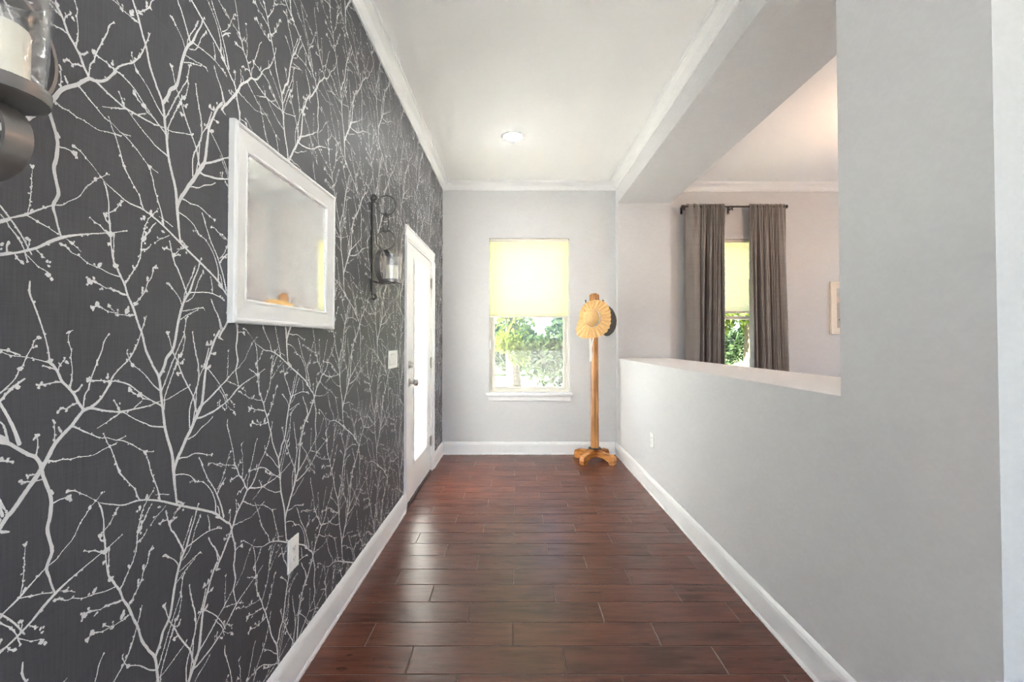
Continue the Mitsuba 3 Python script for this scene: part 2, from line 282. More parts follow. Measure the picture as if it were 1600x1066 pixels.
# wallpaper repeat, in 0.1 mm on the wall (along the hall, up, stroke width)
BRANCH_LINES = "0;8156,8157,36 8084,8349,39 8039,8528,46 7994,8706,66 8085,8936,70 8040,9160,63 7995,9382,68 8033,9552,74 8056,9815,75 8034,9959,67 7982,10128,65 7914,10317,68 7871,10514,75|0;7148,14091,36 7188,14103,36 7395,14154,38 7568,14226,43 7765,14328,46 7923,14446,53 8130,14571,62 8332,14662,44 8591,14751,32 8827,14822,24 9140,14911,23|0;7139,14612,31 7179,14635,31 7356,14734,29 7557,14838,44 7754,14977,30 7977,15121,25 8163,15186,22 8267,15284,19 8429,15400,19 8520,15516,19 8594,15652,19 8710,15776,21 8808,15897,23 8930,15979,17 9034,16076,10|1;7579,14869,20 7614,15060,17 7625,15245,18 7634,15479,12 7641,15680,7|0;7557,14830,24 7633,14810,21 7757,14761,29 7918,14710,19 8104,14626,23|0;7177,14738,16 7260,14652,23 7331,14545,23 7447,14413,29 7538,14239,22 7562,14147,31 7594,14047,19|0;7569,14164,20 7676,14069,15 7771,13986,17 7899,13931,18 7933,13876,24|0;7575,14247,17 7611,14320,20 7610,14418,21|1;7719,14293,17 7815,14195,28 7879,14157,11|0;7395,14147,22 7432,14074,29 7513,14016,27|1;8244,14579,16 8334,14528,20 8445,14461,16 8521,14403,12|0;8123,14473,37 8246,14437,31 8355,14343,18 8485,14314,20 8658,14207,18 8920,14147,22 9111,14081,21 9293,14050,25 9395,14038,29|0;8325,9939,37 8488,9884,23 8582,9808,22 8717,9716,13 8981,9493,13 9129,9412,21 9346,9318,27 9421,9276,26 9607,9229,33 9949,9196,37 10456,9011,45 10988,8730,52 11441,8494,57 11896,8264,59 12350,8017,63 12631,7825,70|0;11044,8710,64 11000,8970,70 10947,9335,88 10893,9813,99 10843,10054,88 10719,10380,81 10626,10693,77 10561,11109,72 10497,11476,77 10434,11861,74 10236,12161,60 10236,12181,61 10058,12491,60 9948,12855,55 9830,13105,59 9701,13432,58 9565,13668,53 9490,13885,52 9395,14044,47 9278,14255,51 9210,14363,41 9156,14649,31 9136,14900,40 9115,15092,44 9090,15282,39 9087,15497,31 9028,15781,41 8963,15904,24|1;9210,14363,26 9213,14542,22 9212,14879,22|0;9097,14911,33 9011,14919,31 8905,14999,26 8782,15043,22 8682,15100,13|0;9115,15092,37 9029,15147,37 9006,15238,36|0;9095,15312,25 9225,15400,25 9335,15553,26 9425,15658,26|0;9146,14903,30 9390,15002,19 9529,15046,24|0;8631,11382,59 8514,11544,55 8438,11698,51 8309,11855,50 8202,11971,50 8130,12133,46 8052,12259,49 8010,12294,55 7984,12355,36 7956,12535,29 7895,12789,29 7819,13022,32 7753,13202,32 7705,13331,32 7633,13522,37 7637,13719,30|0;7216,12535,18 7354,12469,15 7599,12428,16 7927,12332,23 8010,12294,33|0;7227,11865,31 7308,11934,28 7445,12086,22 7493,12210,28 7557,12301,22 7607,12444,19 7702,12622,20 7716,12704,19 7792,12754,20|0;7294,11915,16 7398,11932,19|1;7864,12268,23 7994,12227,27 8095,12186,34|0;8138,12141,21 8146,12219,24 8171,12268,25 8230,12344,18 8264,12396,18|0;8359,11832,33 8387,11990,24 8393,12187,20 8362,12401,20 8372,12526,20 8312,12687,20 8314,12811,16 8336,12874,25 8399,12902,14|0;8620,11420,31 8645,11655,30 8720,11776,34 8757,11940,32 8872,12233,31 8891,12287,35 8990,12513,29 9029,12686,29 9133,12842,19|1;8684,13859,30 8783,13872,50 8885,13838,32 9053,13772,18 9160,13775,24 9187,13758,41 9254,13746,37 9412,13703,34 9565,13668,30|0;8782,13354,26 8872,13398,38 8954,13376,28 9104,13300,16 9256,13284,20 9352,13256,20 9467,13252,20 9632,13241,29 9741,13264,25|0;9256,13310,17 9189,13354,21 9127,13418,21|0;7187,11114,60 7241,11082,65 7365,11024,64 7451,10953,63 7643,10786,62 7782,10694,65 7871,10530,72 7879,10478,73|0;7229,11404,28 7291,11315,34 7358,11037,42|0;7887,10483,84 7989,10649,81 8085,10830,80 8219,10973,74 8393,11115,72 8483,11224,73 8631,11382,70|0;8631,11372,66 8786,11414,57 8986,11557,52 9172,11826,49 9177,11845,45 9262,11995,38 9485,12201,34 9601,12295,42 9790,12559,34 9910,12854,30 10008,13134,28 10058,13265,18|0;8650,11388,57 8766,11398,55 9011,11314,41 9312,11238,39 9433,11219,41 9863,11225,37 10199,11240,32 10333,11275,31 10529,11304,26 10732,11323,27 11097,11453,26 11388,11542,27 11438,11586,19|1;8193,11954,28 8066,11957,24 7918,11937,31 7807,11931,30|1;8496,11529,31 8369,11493,27 8298,11450,29 8210,11472,33 8126,11407,30|0;8441,11725,35 8529,11796,35 8584,11860,28|0;8708,11944,44 8797,11922,34 8980,11911,25 9128,11879,35 9301,11873,32 9286,11874,29 9422,11842,31 9658,11749,32 9933,11542,29 10170,11384,32 10502,11196,45 10575,11096,59|0;8393,11115,50 8467,11083,37 8561,11019,30 8696,10937,27 8958,10780,21 9127,10744,17 9322,10652,19 9490,10605,26 9728,10470,23 9929,10319,20 10084,10228,20 10325,10169,17|0;9364,10643,19 9466,10661,20 9570,10685,13|0;10507,9004,57 10452,9244,39 10337,9522,33 10238,9748,33 10173,9993,31 10140,10053,26 10090,10216,29|0;7942,10568,48 7990,10581,34 8124,10537,27 8244,10540,23 8386,10502,21 8551,10504,18 8822,10463,14 9004,10512,19 9130,10539,21 9324,10573,24 9221,10557,24 9331,10581,20 9364,10603,17|0;8914,10975,17 9100,11049,17 9207,11098,22 9294,11142,28 9299,11131,31 9422,11201,36|0;9949,9200,40 9884,9307,38 9819,9484,32 9720,9593,26 9526,9832,30 9421,9974,43 9333,10226,28 9291,10334,28 9200,10552,31 9217,10509,24 9128,10666,23 9051,10846,15|0;7781,10710,33 7810,10877,24 7804,11027,22|0;8085,10830,27 8095,11068,18 8078,11243,16|0;8218,11017,26 8182,11102,22|0;7239,10784,31 7328,10748,29 7426,10714,27|0;9271,11481,24 9340,11373,26 9386,11286,41 9422,11221,37|0;7872,10463,96 7803,10367,88 7668,10197,83 7567,10070,79 7440,9910,78 7344,9822,77 7265,9700,67 7226,9640,67|0;7244,10167,31 7314,10004,27 7357,9902,32|0;7259,10062,17 7293,10011,22 7343,9931,17|0;7253,9644,25 7335,9606,43 7397,9583,23|0;7787,10402,20 7695,10408,20 7634,10426,15|0;7899,10280,21 7758,10291,26 7651,10316,28 7547,10348,27|0;8095,9801,31 8205,9822,26 8327,9815,28|0;8049,10038,43 8084,9967,38|1;9490,13895,30 9570,14028,34 9723,14259,28 9784,14340,29 9868,14545,29 9890,14720,32 9912,14938,34 9972,15209,29 10047,15401,25 10124,15510,22|1;10289,15422,26 10155,15277,26 10103,15177,40 10000,15044,35 9950,14968,31|0;10284,15676,19 10203,15598,25 10098,15481,19|0;10693,15229,20 10548,15138,17 10463,15096,17 10350,15081,18|0;10434,15078,15 10351,15026,17 10269,14952,17|1;10149,14871,15 10084,14792,21 9929,14717,29|0;10785,15456,28 10599,15527,24 10369,15589,18|0;9967,15445,28 9891,15402,20|0;11288,13862,59 11213,14028,49 10966,14470,44 10887,14549,44 10816,14723,44 10744,14917,37 10702,15093,31|0;10852,14776,29 10974,14906,22 11036,14966,12|0;10852,14776,32 11064,14824,19|0;10729,14880,25 10610,14894,38 10495,14877,22|0;11147,15000,30 11227,15077,28 11310,15083,20|0;11177,15115,23 11137,15022,34|0;11131,14997,28 11036,14966,18 10926,14943,12|0;10434,11850,83 10587,12098,86 10656,12296,90 10831,12475,87 10919,12730,85 11004,13154,80 11124,13540,79 11250,13791,70 11379,13950,72 11510,14261,50 11679,14585,41 11712,14714,42 11799,14881,25|1;11170,13687,28 11230,13945,27 11440,14337,27 11540,14537,29 11473,14426,32 11572,14640,22|1;11251,13682,25 11450,13785,24 11550,13919,28 11684,14259,26 11771,14397,28 11877,14566,22|0;11380,13930,39 11869,13991,31 12246,13992,33 12649,13899,26|1;12237,14018,27 12223,14200,31 12161,14401,23 12161,14440,31|0;11130,13569,38 11025,13769,27 10805,13968,25 10625,14072,21|1;11152,13446,29 11388,13487,22 11697,13553,22 11876,13571,21 11943,13512,23|1;11082,13228,31 11258,13333,23 11456,13413,23 11697,13521,21|1;10513,11418,40 10525,11540,35 10664,11820,35 10807,12131,36 10955,12402,33 11076,12635,30 11201,12850,31 11230,13019,32 11276,13237,29 11339,13386,22|1;10604,11091,35 10607,11283,32 10627,11416,33 10784,11764,33 10945,12112,33 10931,12006,30 11005,12213,28 11097,12374,27 11175,12468,25 11235,12731,23 11251,12779,22|0;11680,10878,69 11636,10972,65 11562,11253,50 11388,11518,44 11186,11825,44 11038,12119,38 10958,12262,31 10831,12475,32 10721,12798,29 10681,12893,34|0;11137,11900,24 11020,11897,28|0;10943,9579,85 10972,9676,93 11062,9860,101 11154,9978,108 11312,10227,109 11474,10435,111 11641,10699,113 11779,10901,122 11883,11087,104 11948,11561,89 12032,12054,82 12196,12420,74 12346,12734,80 12542,12975,89|1;11439,10515,47 11425,10930,41 11529,11209,42 11697,11536,42 11746,11756,43 11722,12083,42 11629,12384,41 11537,12731,37 11499,12928,27|0;11540,10594,42 11604,10853,43 11652,11094,43 11670,11439,39 11764,11755,35 11922,11996,35 11975,12106,47 12118,12500,44|0;12117,12578,31 12211,12642,43|0;11830,12050,26 12033,11975,36 12202,12042,29|0;12463,12840,30 12606,12775,24|0;12071,11974,30 12485,11590,29 12775,11224,32 12954,10914,30|0;11796,10936,74 11884,11011,64 12179,11163,58 12410,11306,60 12609,11423,57|0;11607,10668,74 11711,10699,58 11854,10688,54 12149,10741,54 12380,10782,54 12640,10871,57|0;12586,10871,36 12577,10966,33 12604,11048,42|0;11394,10221,39 11649,10277,30 11823,10391,30 11931,10446,31 12115,10515,26 12285,10620,21|0;11110,9805,46 11189,9808,34 11386,9777,33 11622,9802,30 11870,9740,29 12093,9651,22 12303,9593,20|0;12819,7717,71 12710,8041,54 12520,8441,44 12337,8738,38 12142,8993,35 11894,9447,30 11867,9555,22 11949,9404,30 11874,9525,29 11793,9647,31|1;12520,8454,39 12658,8621,39 12801,8738,42 12884,8794,33|1;12154,9373,30 12287,9389,23 12425,9307,22 12606,9276,26 12810,9194,23|0;10976,9442,37 11229,9391,27 11495,9264,25 11634,9111,28 11776,9035,21 11957,8969,21 12222,8710,30 12381,8449,38 12464,8210,48 12468,7985,63|0;12594,13031,52 12494,13376,43 12331,13578,41 12190,13830,34|0;10434,11568,41 10244,11724,28 10055,11935,25 9848,12098,22 9711,12187,26 9636,12294,20 9574,12440,23 9573,12511,24|0;10632,10665,65 10582,10683,39 10234,10767,33 10073,10861,27 9944,10917,26 9792,11006,22 9670,11079,22 9526,11184,27 9433,11219,39|0;9776,11252,34 9862,11309,29 9961,11369,24|0;9672,11634,28 9808,11540,20 9908,11503,29|0;9908,11503,34 10012,11426,27 10170,11374,21|0;9701,13443,29 9785,13544,29 9871,13636,32 10022,13822,31 10071,14001,29 10175,14134,27 10226,14306,32 10199,14278,31 10238,14383,35"
BUDS = "7924,14407,30 8534,14710,30 8649,14750,23 7646,14929,41 7831,15056,23 8788,15884,46 8899,15978,28 8604,15661,23 8729,15821,19 9033,16086,32 9087,16086,18 7593,15214,22 7636,15083,19 7639,15348,19 7618,15473,19 7641,15683,35 7614,15699,22 7663,15718,19 7745,14769,29 7931,14721,23 7447,14413,30 7306,14570,18 7591,14046,28 7771,13986,23 7933,13873,56 7992,13808,44 7900,13872,30 7579,14436,37 7617,14420,28 7614,14353,16 7823,14171,26 7912,14112,33 7962,14103,27 7943,14028,27 7922,14037,13 7424,14096,27 7505,14020,40 7527,14002,21 7410,14062,15 7206,14257,35 7200,14178,23 7226,14277,17 8352,14523,43 8388,14558,22 8149,14461,38 8273,14416,35 8228,14460,25 8481,14332,33 8649,14206,26 8909,14209,55 8950,14248,24 8797,14213,27 8343,9927,39 8582,9799,22 8708,9725,19 8478,9906,18 9988,12770,33 9935,12908,28 9245,14250,58 9300,14269,42 9213,14542,29 9135,14900,53 9179,14891,45 9117,14680,37 9141,14882,70 9076,14886,41 9206,14897,42 9101,14676,37 9212,14542,25 9091,14645,24 9032,14924,28 8905,15002,28 8787,15034,27 8688,15098,23 9016,15241,56 8995,15264,32 9047,15289,28 9115,15102,37 9229,15397,33 9346,15556,42 9289,15539,21 9379,15637,34 9424,15015,24 9517,15041,22 7625,13562,28 7716,13374,25 7903,12823,20 7955,12586,20 7941,12492,20 7992,12346,57 7927,12335,23 7222,12534,32 7368,12452,27 7714,12375,22 7503,12232,46 7536,12246,28 7792,12763,42 7824,12755,26 7756,12608,32 7716,12696,25 7710,12589,22 7565,12292,22 7607,12444,22 7398,11924,30 7416,11954,21 7978,12228,30 7872,12267,23 8171,12260,31 8148,12296,21 8230,12336,21 8283,12312,35 8310,12288,21 8243,12388,28 8323,12865,36 8283,12846,21 8369,12544,23 8348,12393,23 8309,12678,21 8353,11877,25 8377,12071,22 8393,11981,18 8888,12240,35 8895,12316,28 9029,12676,24 9137,12842,29 8645,11652,23 8721,11758,23 8694,13869,65 8644,13924,30 8792,13934,39 8823,13862,35 8662,13791,30 8734,13837,46 8969,13747,36 8928,13728,24 9160,13775,37 9237,13744,38 9232,13744,33 9390,13701,34 9154,13774,33 9482,13684,30 8776,13353,50 8871,13436,59 8903,13391,43 8783,13307,27 8742,13379,23 9104,13294,29 9127,13409,41 9112,13447,20 9155,13421,25 9559,13340,66 9588,13408,44 9536,13308,44 9620,13251,44 9680,13265,31 9332,13345,30 9340,13295,19 9330,13240,42 9285,13238,25 9766,12539,45 9789,12601,36 9565,12297,35 9658,12417,31 9837,12727,28 9996,13059,28 10006,13209,33 8965,11598,24 9173,11806,33 8796,11422,43 9011,11304,28 10199,11233,29 11427,11587,34 9608,11191,31 7807,11889,32 7853,11968,33 7775,11946,26 7910,11921,30 8091,11967,27 7815,11930,32 8299,11418,36 8202,11473,35 8143,11413,35 8351,11478,29 8441,11509,26 8236,11477,25 8580,11855,28 8437,11752,25 8538,11795,26 8707,11963,42 8736,11989,27 8698,11923,34 8757,11931,35 8807,11917,31 9054,11876,32 8980,11930,24 9116,11967,45 9126,12025,29 9150,11887,29 9365,11867,34 9177,11845,50 9167,11797,33 8657,10954,23 8795,10893,23 8551,11048,20 8969,10772,26 9741,10463,27 9632,10496,22 9916,10322,23 10298,10180,22 9563,10681,20 10085,10217,57 10045,10238,33 10124,10229,34 10085,10174,29 10469,9073,35 10323,9500,35 10246,9756,29 10321,9636,27 10126,10078,29 10181,9956,29 8007,10546,24 8124,10531,24 8244,10545,21 8395,10495,22 8542,10510,22 9331,10571,23 9111,11041,22 9207,11102,25 9283,11134,29 9288,11133,25 9432,9980,43 9408,10037,30 9550,9780,26 9676,9613,27 9814,9492,30 9321,10154,27 9866,9317,28 9195,10553,33 9291,10334,25 9327,10157,30 9051,10837,24 9128,10666,20 9194,10563,25 7798,11061,39 7822,11065,29 7745,11015,26 7768,11035,26 7767,11088,19 7818,10858,23 8081,11251,31 8061,11277,24 8098,11230,21 8071,11162,22 8116,11012,22 8072,10927,27 8165,11132,26 8200,11064,35 8182,11099,28 7355,10772,30 7426,10714,27 7376,10787,15 7273,10771,23 7427,10691,15 9278,11470,29 9386,11296,43 9412,11392,24 9340,11373,25 9399,11234,30 7559,10089,25 7349,9928,27 7343,9884,21 7321,9612,29 7355,9598,24 7662,10393,28 7642,10429,22 7695,10419,19 7658,10370,19 7547,10361,37 7621,10317,28 7570,10309,25 7533,10361,25 8381,9787,54 8401,9830,29 8408,9739,33 8327,9802,32 8353,9823,32 8345,9782,32 8391,9727,22 8080,9980,31 9950,14968,70 9988,14998,52 9899,14956,37 9984,15212,33 10116,15202,38 10012,15111,47 9903,14722,42 9990,14880,33 10036,15247,28 9959,15195,33 9698,14295,36 9686,14324,27 9784,14340,32 9825,14558,27 10047,15369,28 9513,13959,35 9582,14040,31 9723,14259,36 10136,15622,48 10148,15659,29 10163,15564,34 10190,15583,29 10312,15695,34 10338,15759,22 10123,15586,34 10344,15091,30 10264,14944,27 10149,14882,24 10477,15106,23 9980,14706,28 10083,14803,26 10494,15268,35 10531,15255,23 10459,15276,20 9967,15455,42 9936,15462,33 9891,15398,32 9866,15400,21 9955,15409,28 10852,14788,53 10816,14746,48 10975,14823,32 11038,14816,27 10702,15081,34 10733,15031,26 10610,14924,36 10538,14864,36 10495,14877,25 10495,14893,20 11096,15176,38 11177,15122,42 11128,15152,28 11244,15050,45 11227,15090,28 11130,15057,44 11246,14919,36 11067,15008,33 10580,11985,36 10656,12308,47 11792,14867,39 11712,14701,33 11440,14325,29 11506,14458,32 11506,14456,35 11539,14560,35 11778,14398,39 11859,14537,39 11737,14329,27 11878,14502,27 12565,13945,46 12649,13894,30 12525,13941,30 12224,14095,44 12225,14043,32 10640,14069,36 10790,13973,42 10720,14050,34 10684,14084,26 10759,14009,31 11697,13553,33 11876,13584,33 11423,13403,34 11217,12850,39 11259,13249,39 11291,13286,31 11234,12791,39 11183,12922,28 11340,13313,28 11097,12339,49 11034,12353,38 11145,12373,33 10975,12155,59 11021,12177,44 11174,12181,50 11211,12239,33 11165,12146,39 11101,12149,33 11169,12456,31 11035,12306,33 10681,12884,52 10645,12911,34 10725,12917,31 10712,12809,34 10736,12764,24 11011,11897,49 11033,11860,33 11083,11909,33 10989,11911,32 11629,12371,35 11544,12677,35 11707,11957,33 11506,12928,29 11747,11706,36 11645,11454,41 11707,11934,33 12059,12630,62 12022,12604,43 12059,12668,37 12211,12668,57 12192,12616,44 12324,12865,45 12376,12808,32 12545,12793,40 12586,12775,30 12333,12351,58 12392,12363,39 12235,12354,32 11976,12055,49 11848,12036,39 12146,12007,57 12183,12030,38 12052,11973,50 11922,11981,37 11939,12069,37 12604,11037,30 12285,10622,32 11931,10446,28 12284,9598,48 12085,9653,34 12314,9616,29 12095,9059,34 12161,8949,35 12298,8777,32 11793,9642,33 12658,8621,33 12782,8663,44 12154,9368,38 12626,9284,37 12172,9399,32 11634,9111,41 11599,9147,29 11775,9050,33 11481,9110,26 11670,9058,30 11957,8969,34 11548,9121,23 11740,9036,24 12218,13780,38 12474,13388,33 9711,12181,54 9686,12209,31 9736,12155,32 9573,12501,22 9575,12429,26 9962,11365,21 9924,11332,21 9648,11657,53 9635,11700,31 9689,11636,36 9624,11629,22 9746,11568,29 9783,11549,23 9908,11524,60 9946,11540,33 9871,11497,41 9947,11487,33 9991,11429,31 9761,13510,50 9823,13515,27 9859,13624,37 9943,13877,40 9944,13824,40 9932,13769,33 10035,13824,43 10074,13811,24 10074,14109,48 10070,14065,31 10226,14306,34 10175,14134,27 9729,13518,32 10293,14392,49 10348,14386,30 10238,14372,34 10311,14433,30 10226,14304,29"

# ------------------------------------------------------------------ the wallpaper's printed branches (flat print, 0.4 mm proud)
def smooth_line(q, n=3):
    if len(q) < 3: return q
    P = np.vstack([2 * q[0] - q[1], q, 2 * q[-1] - q[-2]]); o = []
    for i in range(1, len(P) - 2):
        for k in range(n):
            t = k / n
            o.append(.5 * ((2 * P[i]) + (-P[i-1] + P[i+1]) * t + (2 * P[i-1] - 5 * P[i] + 4 * P[i+1] - P[i+2]) * t * t + (-P[i-1] + 3 * P[i] - 3 * P[i+1] + P[i+2]) * t ** 3))
    o.append(P[-2]); return np.array(o)
def ribbon(q):
    c = q[:, :2]; t = np.gradient(c, axis=0); t /= np.linalg.norm(t, axis=1, keepdims=True) + 1e-12
    n = np.stack([-t[:, 1], t[:, 0]], 1); w = q[:, 2:] / 2; out = []
    for i in range(len(q) - 1):
        p = Polygon([c[i] + n[i] * w[i], c[i+1] + n[i+1] * w[i+1], c[i+1] - n[i+1] * w[i+1], c[i] - n[i] * w[i]])
        out.append(p if p.is_valid else p.convex_hull)
    return out
def blob(x, y, r, rng, el=1.0, ang=0.0):
    k, a0, pts = 9, rng.random() * 6.28, []
    for i in range(k):
        a = a0 + i * 2 * math.pi / k; rr = r * (.78 + .36 * rng.random())
        u, v = rr * math.cos(a) * el, rr * math.sin(a) / el
        pts.append((x + u * math.cos(ang) - v * math.sin(ang), y + u * math.sin(ang) + v * math.cos(ang)))
    return Polygon(pts).buffer(0)
def print_repeat():
    rng, polys = random.Random(7), []
    for line in BRANCH_LINES.split('|'):
        b, r = line.split(';')
        q = smooth_line(np.array([[float(v) / 1e4 for v in t.split(',')] for t in r.split()]))
        q[:, 2] *= np.interp(q[:, 2], [.0012, .0045], [.80, .97])
        q[:, 2] *= np.array([1 + .16 * (rng.random() - .5) for _ in q])
        polys += ribbon(q)
        for i in (0, len(q) - 1): polys.append(Point(q[i, :2]).buffer(q[i, 2] / 2, 2))
        L = np.concatenate([[0], np.cumsum(np.linalg.norm(np.diff(q[:, :2], axis=0), axis=1))])
        step = .011 if b == '1' else .03
        d, side = step * rng.random() + .004, 1
        while d < L[-1]:
            x, y, w = [np.interp(d, L, q[:, k]) for k in range(3)]
            x2, y2 = [np.interp(min(d + .002, L[-1]), L, q[:, k]) for k in range(2)]; a = math.atan2(y2 - y, x2 - x)
            if w < .0042:
                r = (.0015 + .0009 * rng.random()) if b == '1' else (.0011 + .0008 * rng.random())
                side = -side; off = w * .45
                polys.append(blob(x - math.sin(a) * off * side, y + math.cos(a) * off * side, r, rng, 1.3, a + .5 * side))
            d += step * (.6 + .8 * rng.random())
    for t in BUDS.split():
        x, y, r = [float(v) / 1e4 for v in t.split(',')]
        polys.append(blob(x, y, r * .9, rng, 1.1, rng.random() * 3))
    return unary_union(polys).simplify(.00018)
def tri(poly):
    v, f = trimesh.creation.triangulate_polygon(poly, engine='earcut'); return np.asarray(v), np.asarray(f)
def polys_of(g): return [p for p in getattr(g, 'geoms', [g]) if p.geom_type == 'Polygon' and p.area > 1e-9]
REP_W, REP_V, DROP = 0.530, 0.642, 0.315
clip = sbox(0.30, 0.139, YB, ZC - 0.084).difference(sbox(3.335, -1, 4.505, 2.142))
rep = polys_of(print_repeat()); tri0 = [tri(p) for p in rep]
V, Fc, off = [], [], 0
for i in range(-2, 9):
    for j in range(-9, 6):
        ox, oz = i * REP_W, i * DROP + j * REP_V
        for p, (v, f) in zip(rep, tri0):
            q = shapely.affinity.translate(p, ox, oz)
            if not clip.intersects(q): continue
            if clip.contains(q): vs = [(v + [ox, oz], f)]
            else: vs = [tri(g) for g in polys_of(clip.intersection(q))]
            for vv, ff in vs:
                V.append(vv); Fc.append(ff + off); off += len(vv)
V = np.vstack(V); Fc = np.vstack(Fc)
add('wall_left__branch_print', (np.stack([np.full(len(V), XL + 0.0004), V[:, 0], V[:, 1]], 1), Fc), 'wallpaper_white', label='white printed branches with buds on the charcoal paper', kind='stuff')

# ------------------------------------------------------------------ front door in the left wall
struct('door_1', join(cbox(XL - 0.14, XL + 0.002, DY0, DY0 + 0.022, 0, DZ1), cbox(XL - 0.14, XL + 0.002, DY1 - 0.022, DY1, 0, DZ1), cbox(XL - 0.14, XL + 0.002, DY0 + 0.022, DY1 - 0.022, DZ1 - 0.022, DZ1)), 'door_white', 'white front door with a tall leaded glass panel, in the papered wall')
cas = [(0, 0), (0.018, 0), (0.018, 0.012), (0.012, 0.018), (0.011, 0.055), (0.008, 0.068), (0.006, 0.082), (0, 0.085)]   # (out, across): thick outer edge
def casing_v(y_outer, s):
    m = extrude(Polygon(cas), 2.058); v = m.vertices.copy()
    m.vertices = np.stack([XL + v[:, 0], y_outer + s * v[:, 1], v[:, 2]], 1); m.fix_normals(); return m
def casing_h():
    m = extrude(Polygon(cas), 1.17); v = m.vertices.copy()
    m.vertices = np.stack([XL + v[:, 0], 3.335 + v[:, 2], 2.142 - v[:, 1]], 1); m.fix_normals(); return m
add('door_1__casing', casing_v(3.335, 1), 'trim_white'); add('door_1__casing', casing_v(4.505, -1), 'trim_white'); add('door_1__casing', casing_h(), 'trim_white')
SX = XL - 0.006                                   # room face of the slab
sy0, sy1, sz0, sz1 = DY0 + 0.026, DY1 - 0.026, 0.022, DZ1 - 0.026
gy0, gy1, gz0, gz1 = 3.665, 4.175, 0.29, 1.925       # lite opening
slab = wall_x(sbox(sy0, sz0, sy1, sz1).difference(sbox(gy0, gz0, gy1, gz1)), SX - 0.044, SX)
add('door_1__slab', slab, 'door_white')
lite = [(-0.022, 0), (-0.022, 0.006), (-0.014, 0.012), (0.0, 0.012), (0.010, 0.004), (0.016, -0.012), (0.016, -0.020), (0.0, -0.020)]
on_slab = lambda v: np.stack([SX + v[:, 2], v[:, 0], v[:, 1]], 1)
add('door_1__slab__lite_frame', frame_loop(gy0, gy1, gz0, gz1, lite, on_slab), 'door_white')
gx = SX - 0.02
ys = [gy0 + 0.016, gy0 + 0.105, gy1 - 0.135, gy1 - 0.016]
zs = [gz0 + 0.016, 0.50, 0.83, 1.17, 1.42, 1.70, gz1 - 0.016]
rngd = random.Random(4)
for i in range(3):
    for j in range(6):
        add('door_1__slab__pane',
            (np.array([[gx, ys[i] + .001, zs[j] + .001], [gx, ys[i+1] - .001, zs[j] + .001], [gx, ys[i+1] - .001, zs[j+1] - .001], [gx, ys[i] + .001, zs[j+1] - .001]]), np.array([[0, 1, 2], [0, 2, 3]])), 'frosted')
matte('came', (0.22, 0.22, 0.21), 0.4, 0.5)
came = [cbox(gx - 0.003, gx + 0.004, y - 0.0035, y + 0.0035, zs[0], zs[-1]) for y in ys[1:3]]
came += [cbox(gx - 0.003, gx + 0.004, ys[0], ys[-1], z - 0.0035, z + 0.0035) for z in zs[1:-1]]
add('door_1__slab__leading', join(*came), 'came')
for z in (0.30, 1.06, 1.83):
    h = join(move(trimesh.creation.cylinder(0.008, 0.09, sections=14), SX + 0.010, DY1 - 0.024, z), cbox(SX - 0.001, SX + 0.0022, DY1 - 0.052, DY1 - 0.024, z - 0.045, z + 0.045), cbox(XL - 0.001, XL + 0.0045, DY1 - 0.020, DY1 - 0.004, z - 0.045, z + 0.045),
             move(trimesh.creation.icosphere(2, 0.007), SX + 0.010, DY1 - 0.024, z + 0.048), move(trimesh.creation.icosphere(2, 0.007), SX + 0.010, DY1 - 0.024, z - 0.048))
    add('door_1__slab__hinge', h, 'nickel', 40, label='brushed nickel hinge')
Ry = rot(math.pi / 2, [0, 1, 0])
knob = lathe([(0, 0), (0.033, 0), (0.033, 0.004), (0.026, 0.010), (0.012, 0.014), (0.011, 0.034), (0.017, 0.038), (0.027, 0.046), (0.0295, 0.056), (0.026, 0.066), (0.016, 0.073), (0, 0.075)], 36)
add('door_1__slab__knob', move(knob, SX, sy0 + 0.068, 0.945, M=Ry), 'nickel', 40, label='round nickel door knob')
bolt = join(lathe([(0, 0), (0.032, 0), (0.032, 0.005), (0.025, 0.013), (0.016, 0.016), (0.016, 0.022), (0, 0.022)], 32), cbox(-0.022, 0.022, -0.006, 0.006, 0.02, 0.034, 0.003))
add('door_1__slab__deadbolt', move(bolt, SX, sy0 + 0.068, 1.085, M=Ry), 'nickel', 40, label='nickel deadbolt with thumb turn')
matte('threshold', (0.06, 0.05, 0.045), 0.45, 0.4)
add('door_1__threshold', cbox(XL - 0.14, XL + 0.006, DY0 + 0.022, DY1 - 0.022, 0, 0.018, 0.003), 'threshold', label='dark threshold strip')

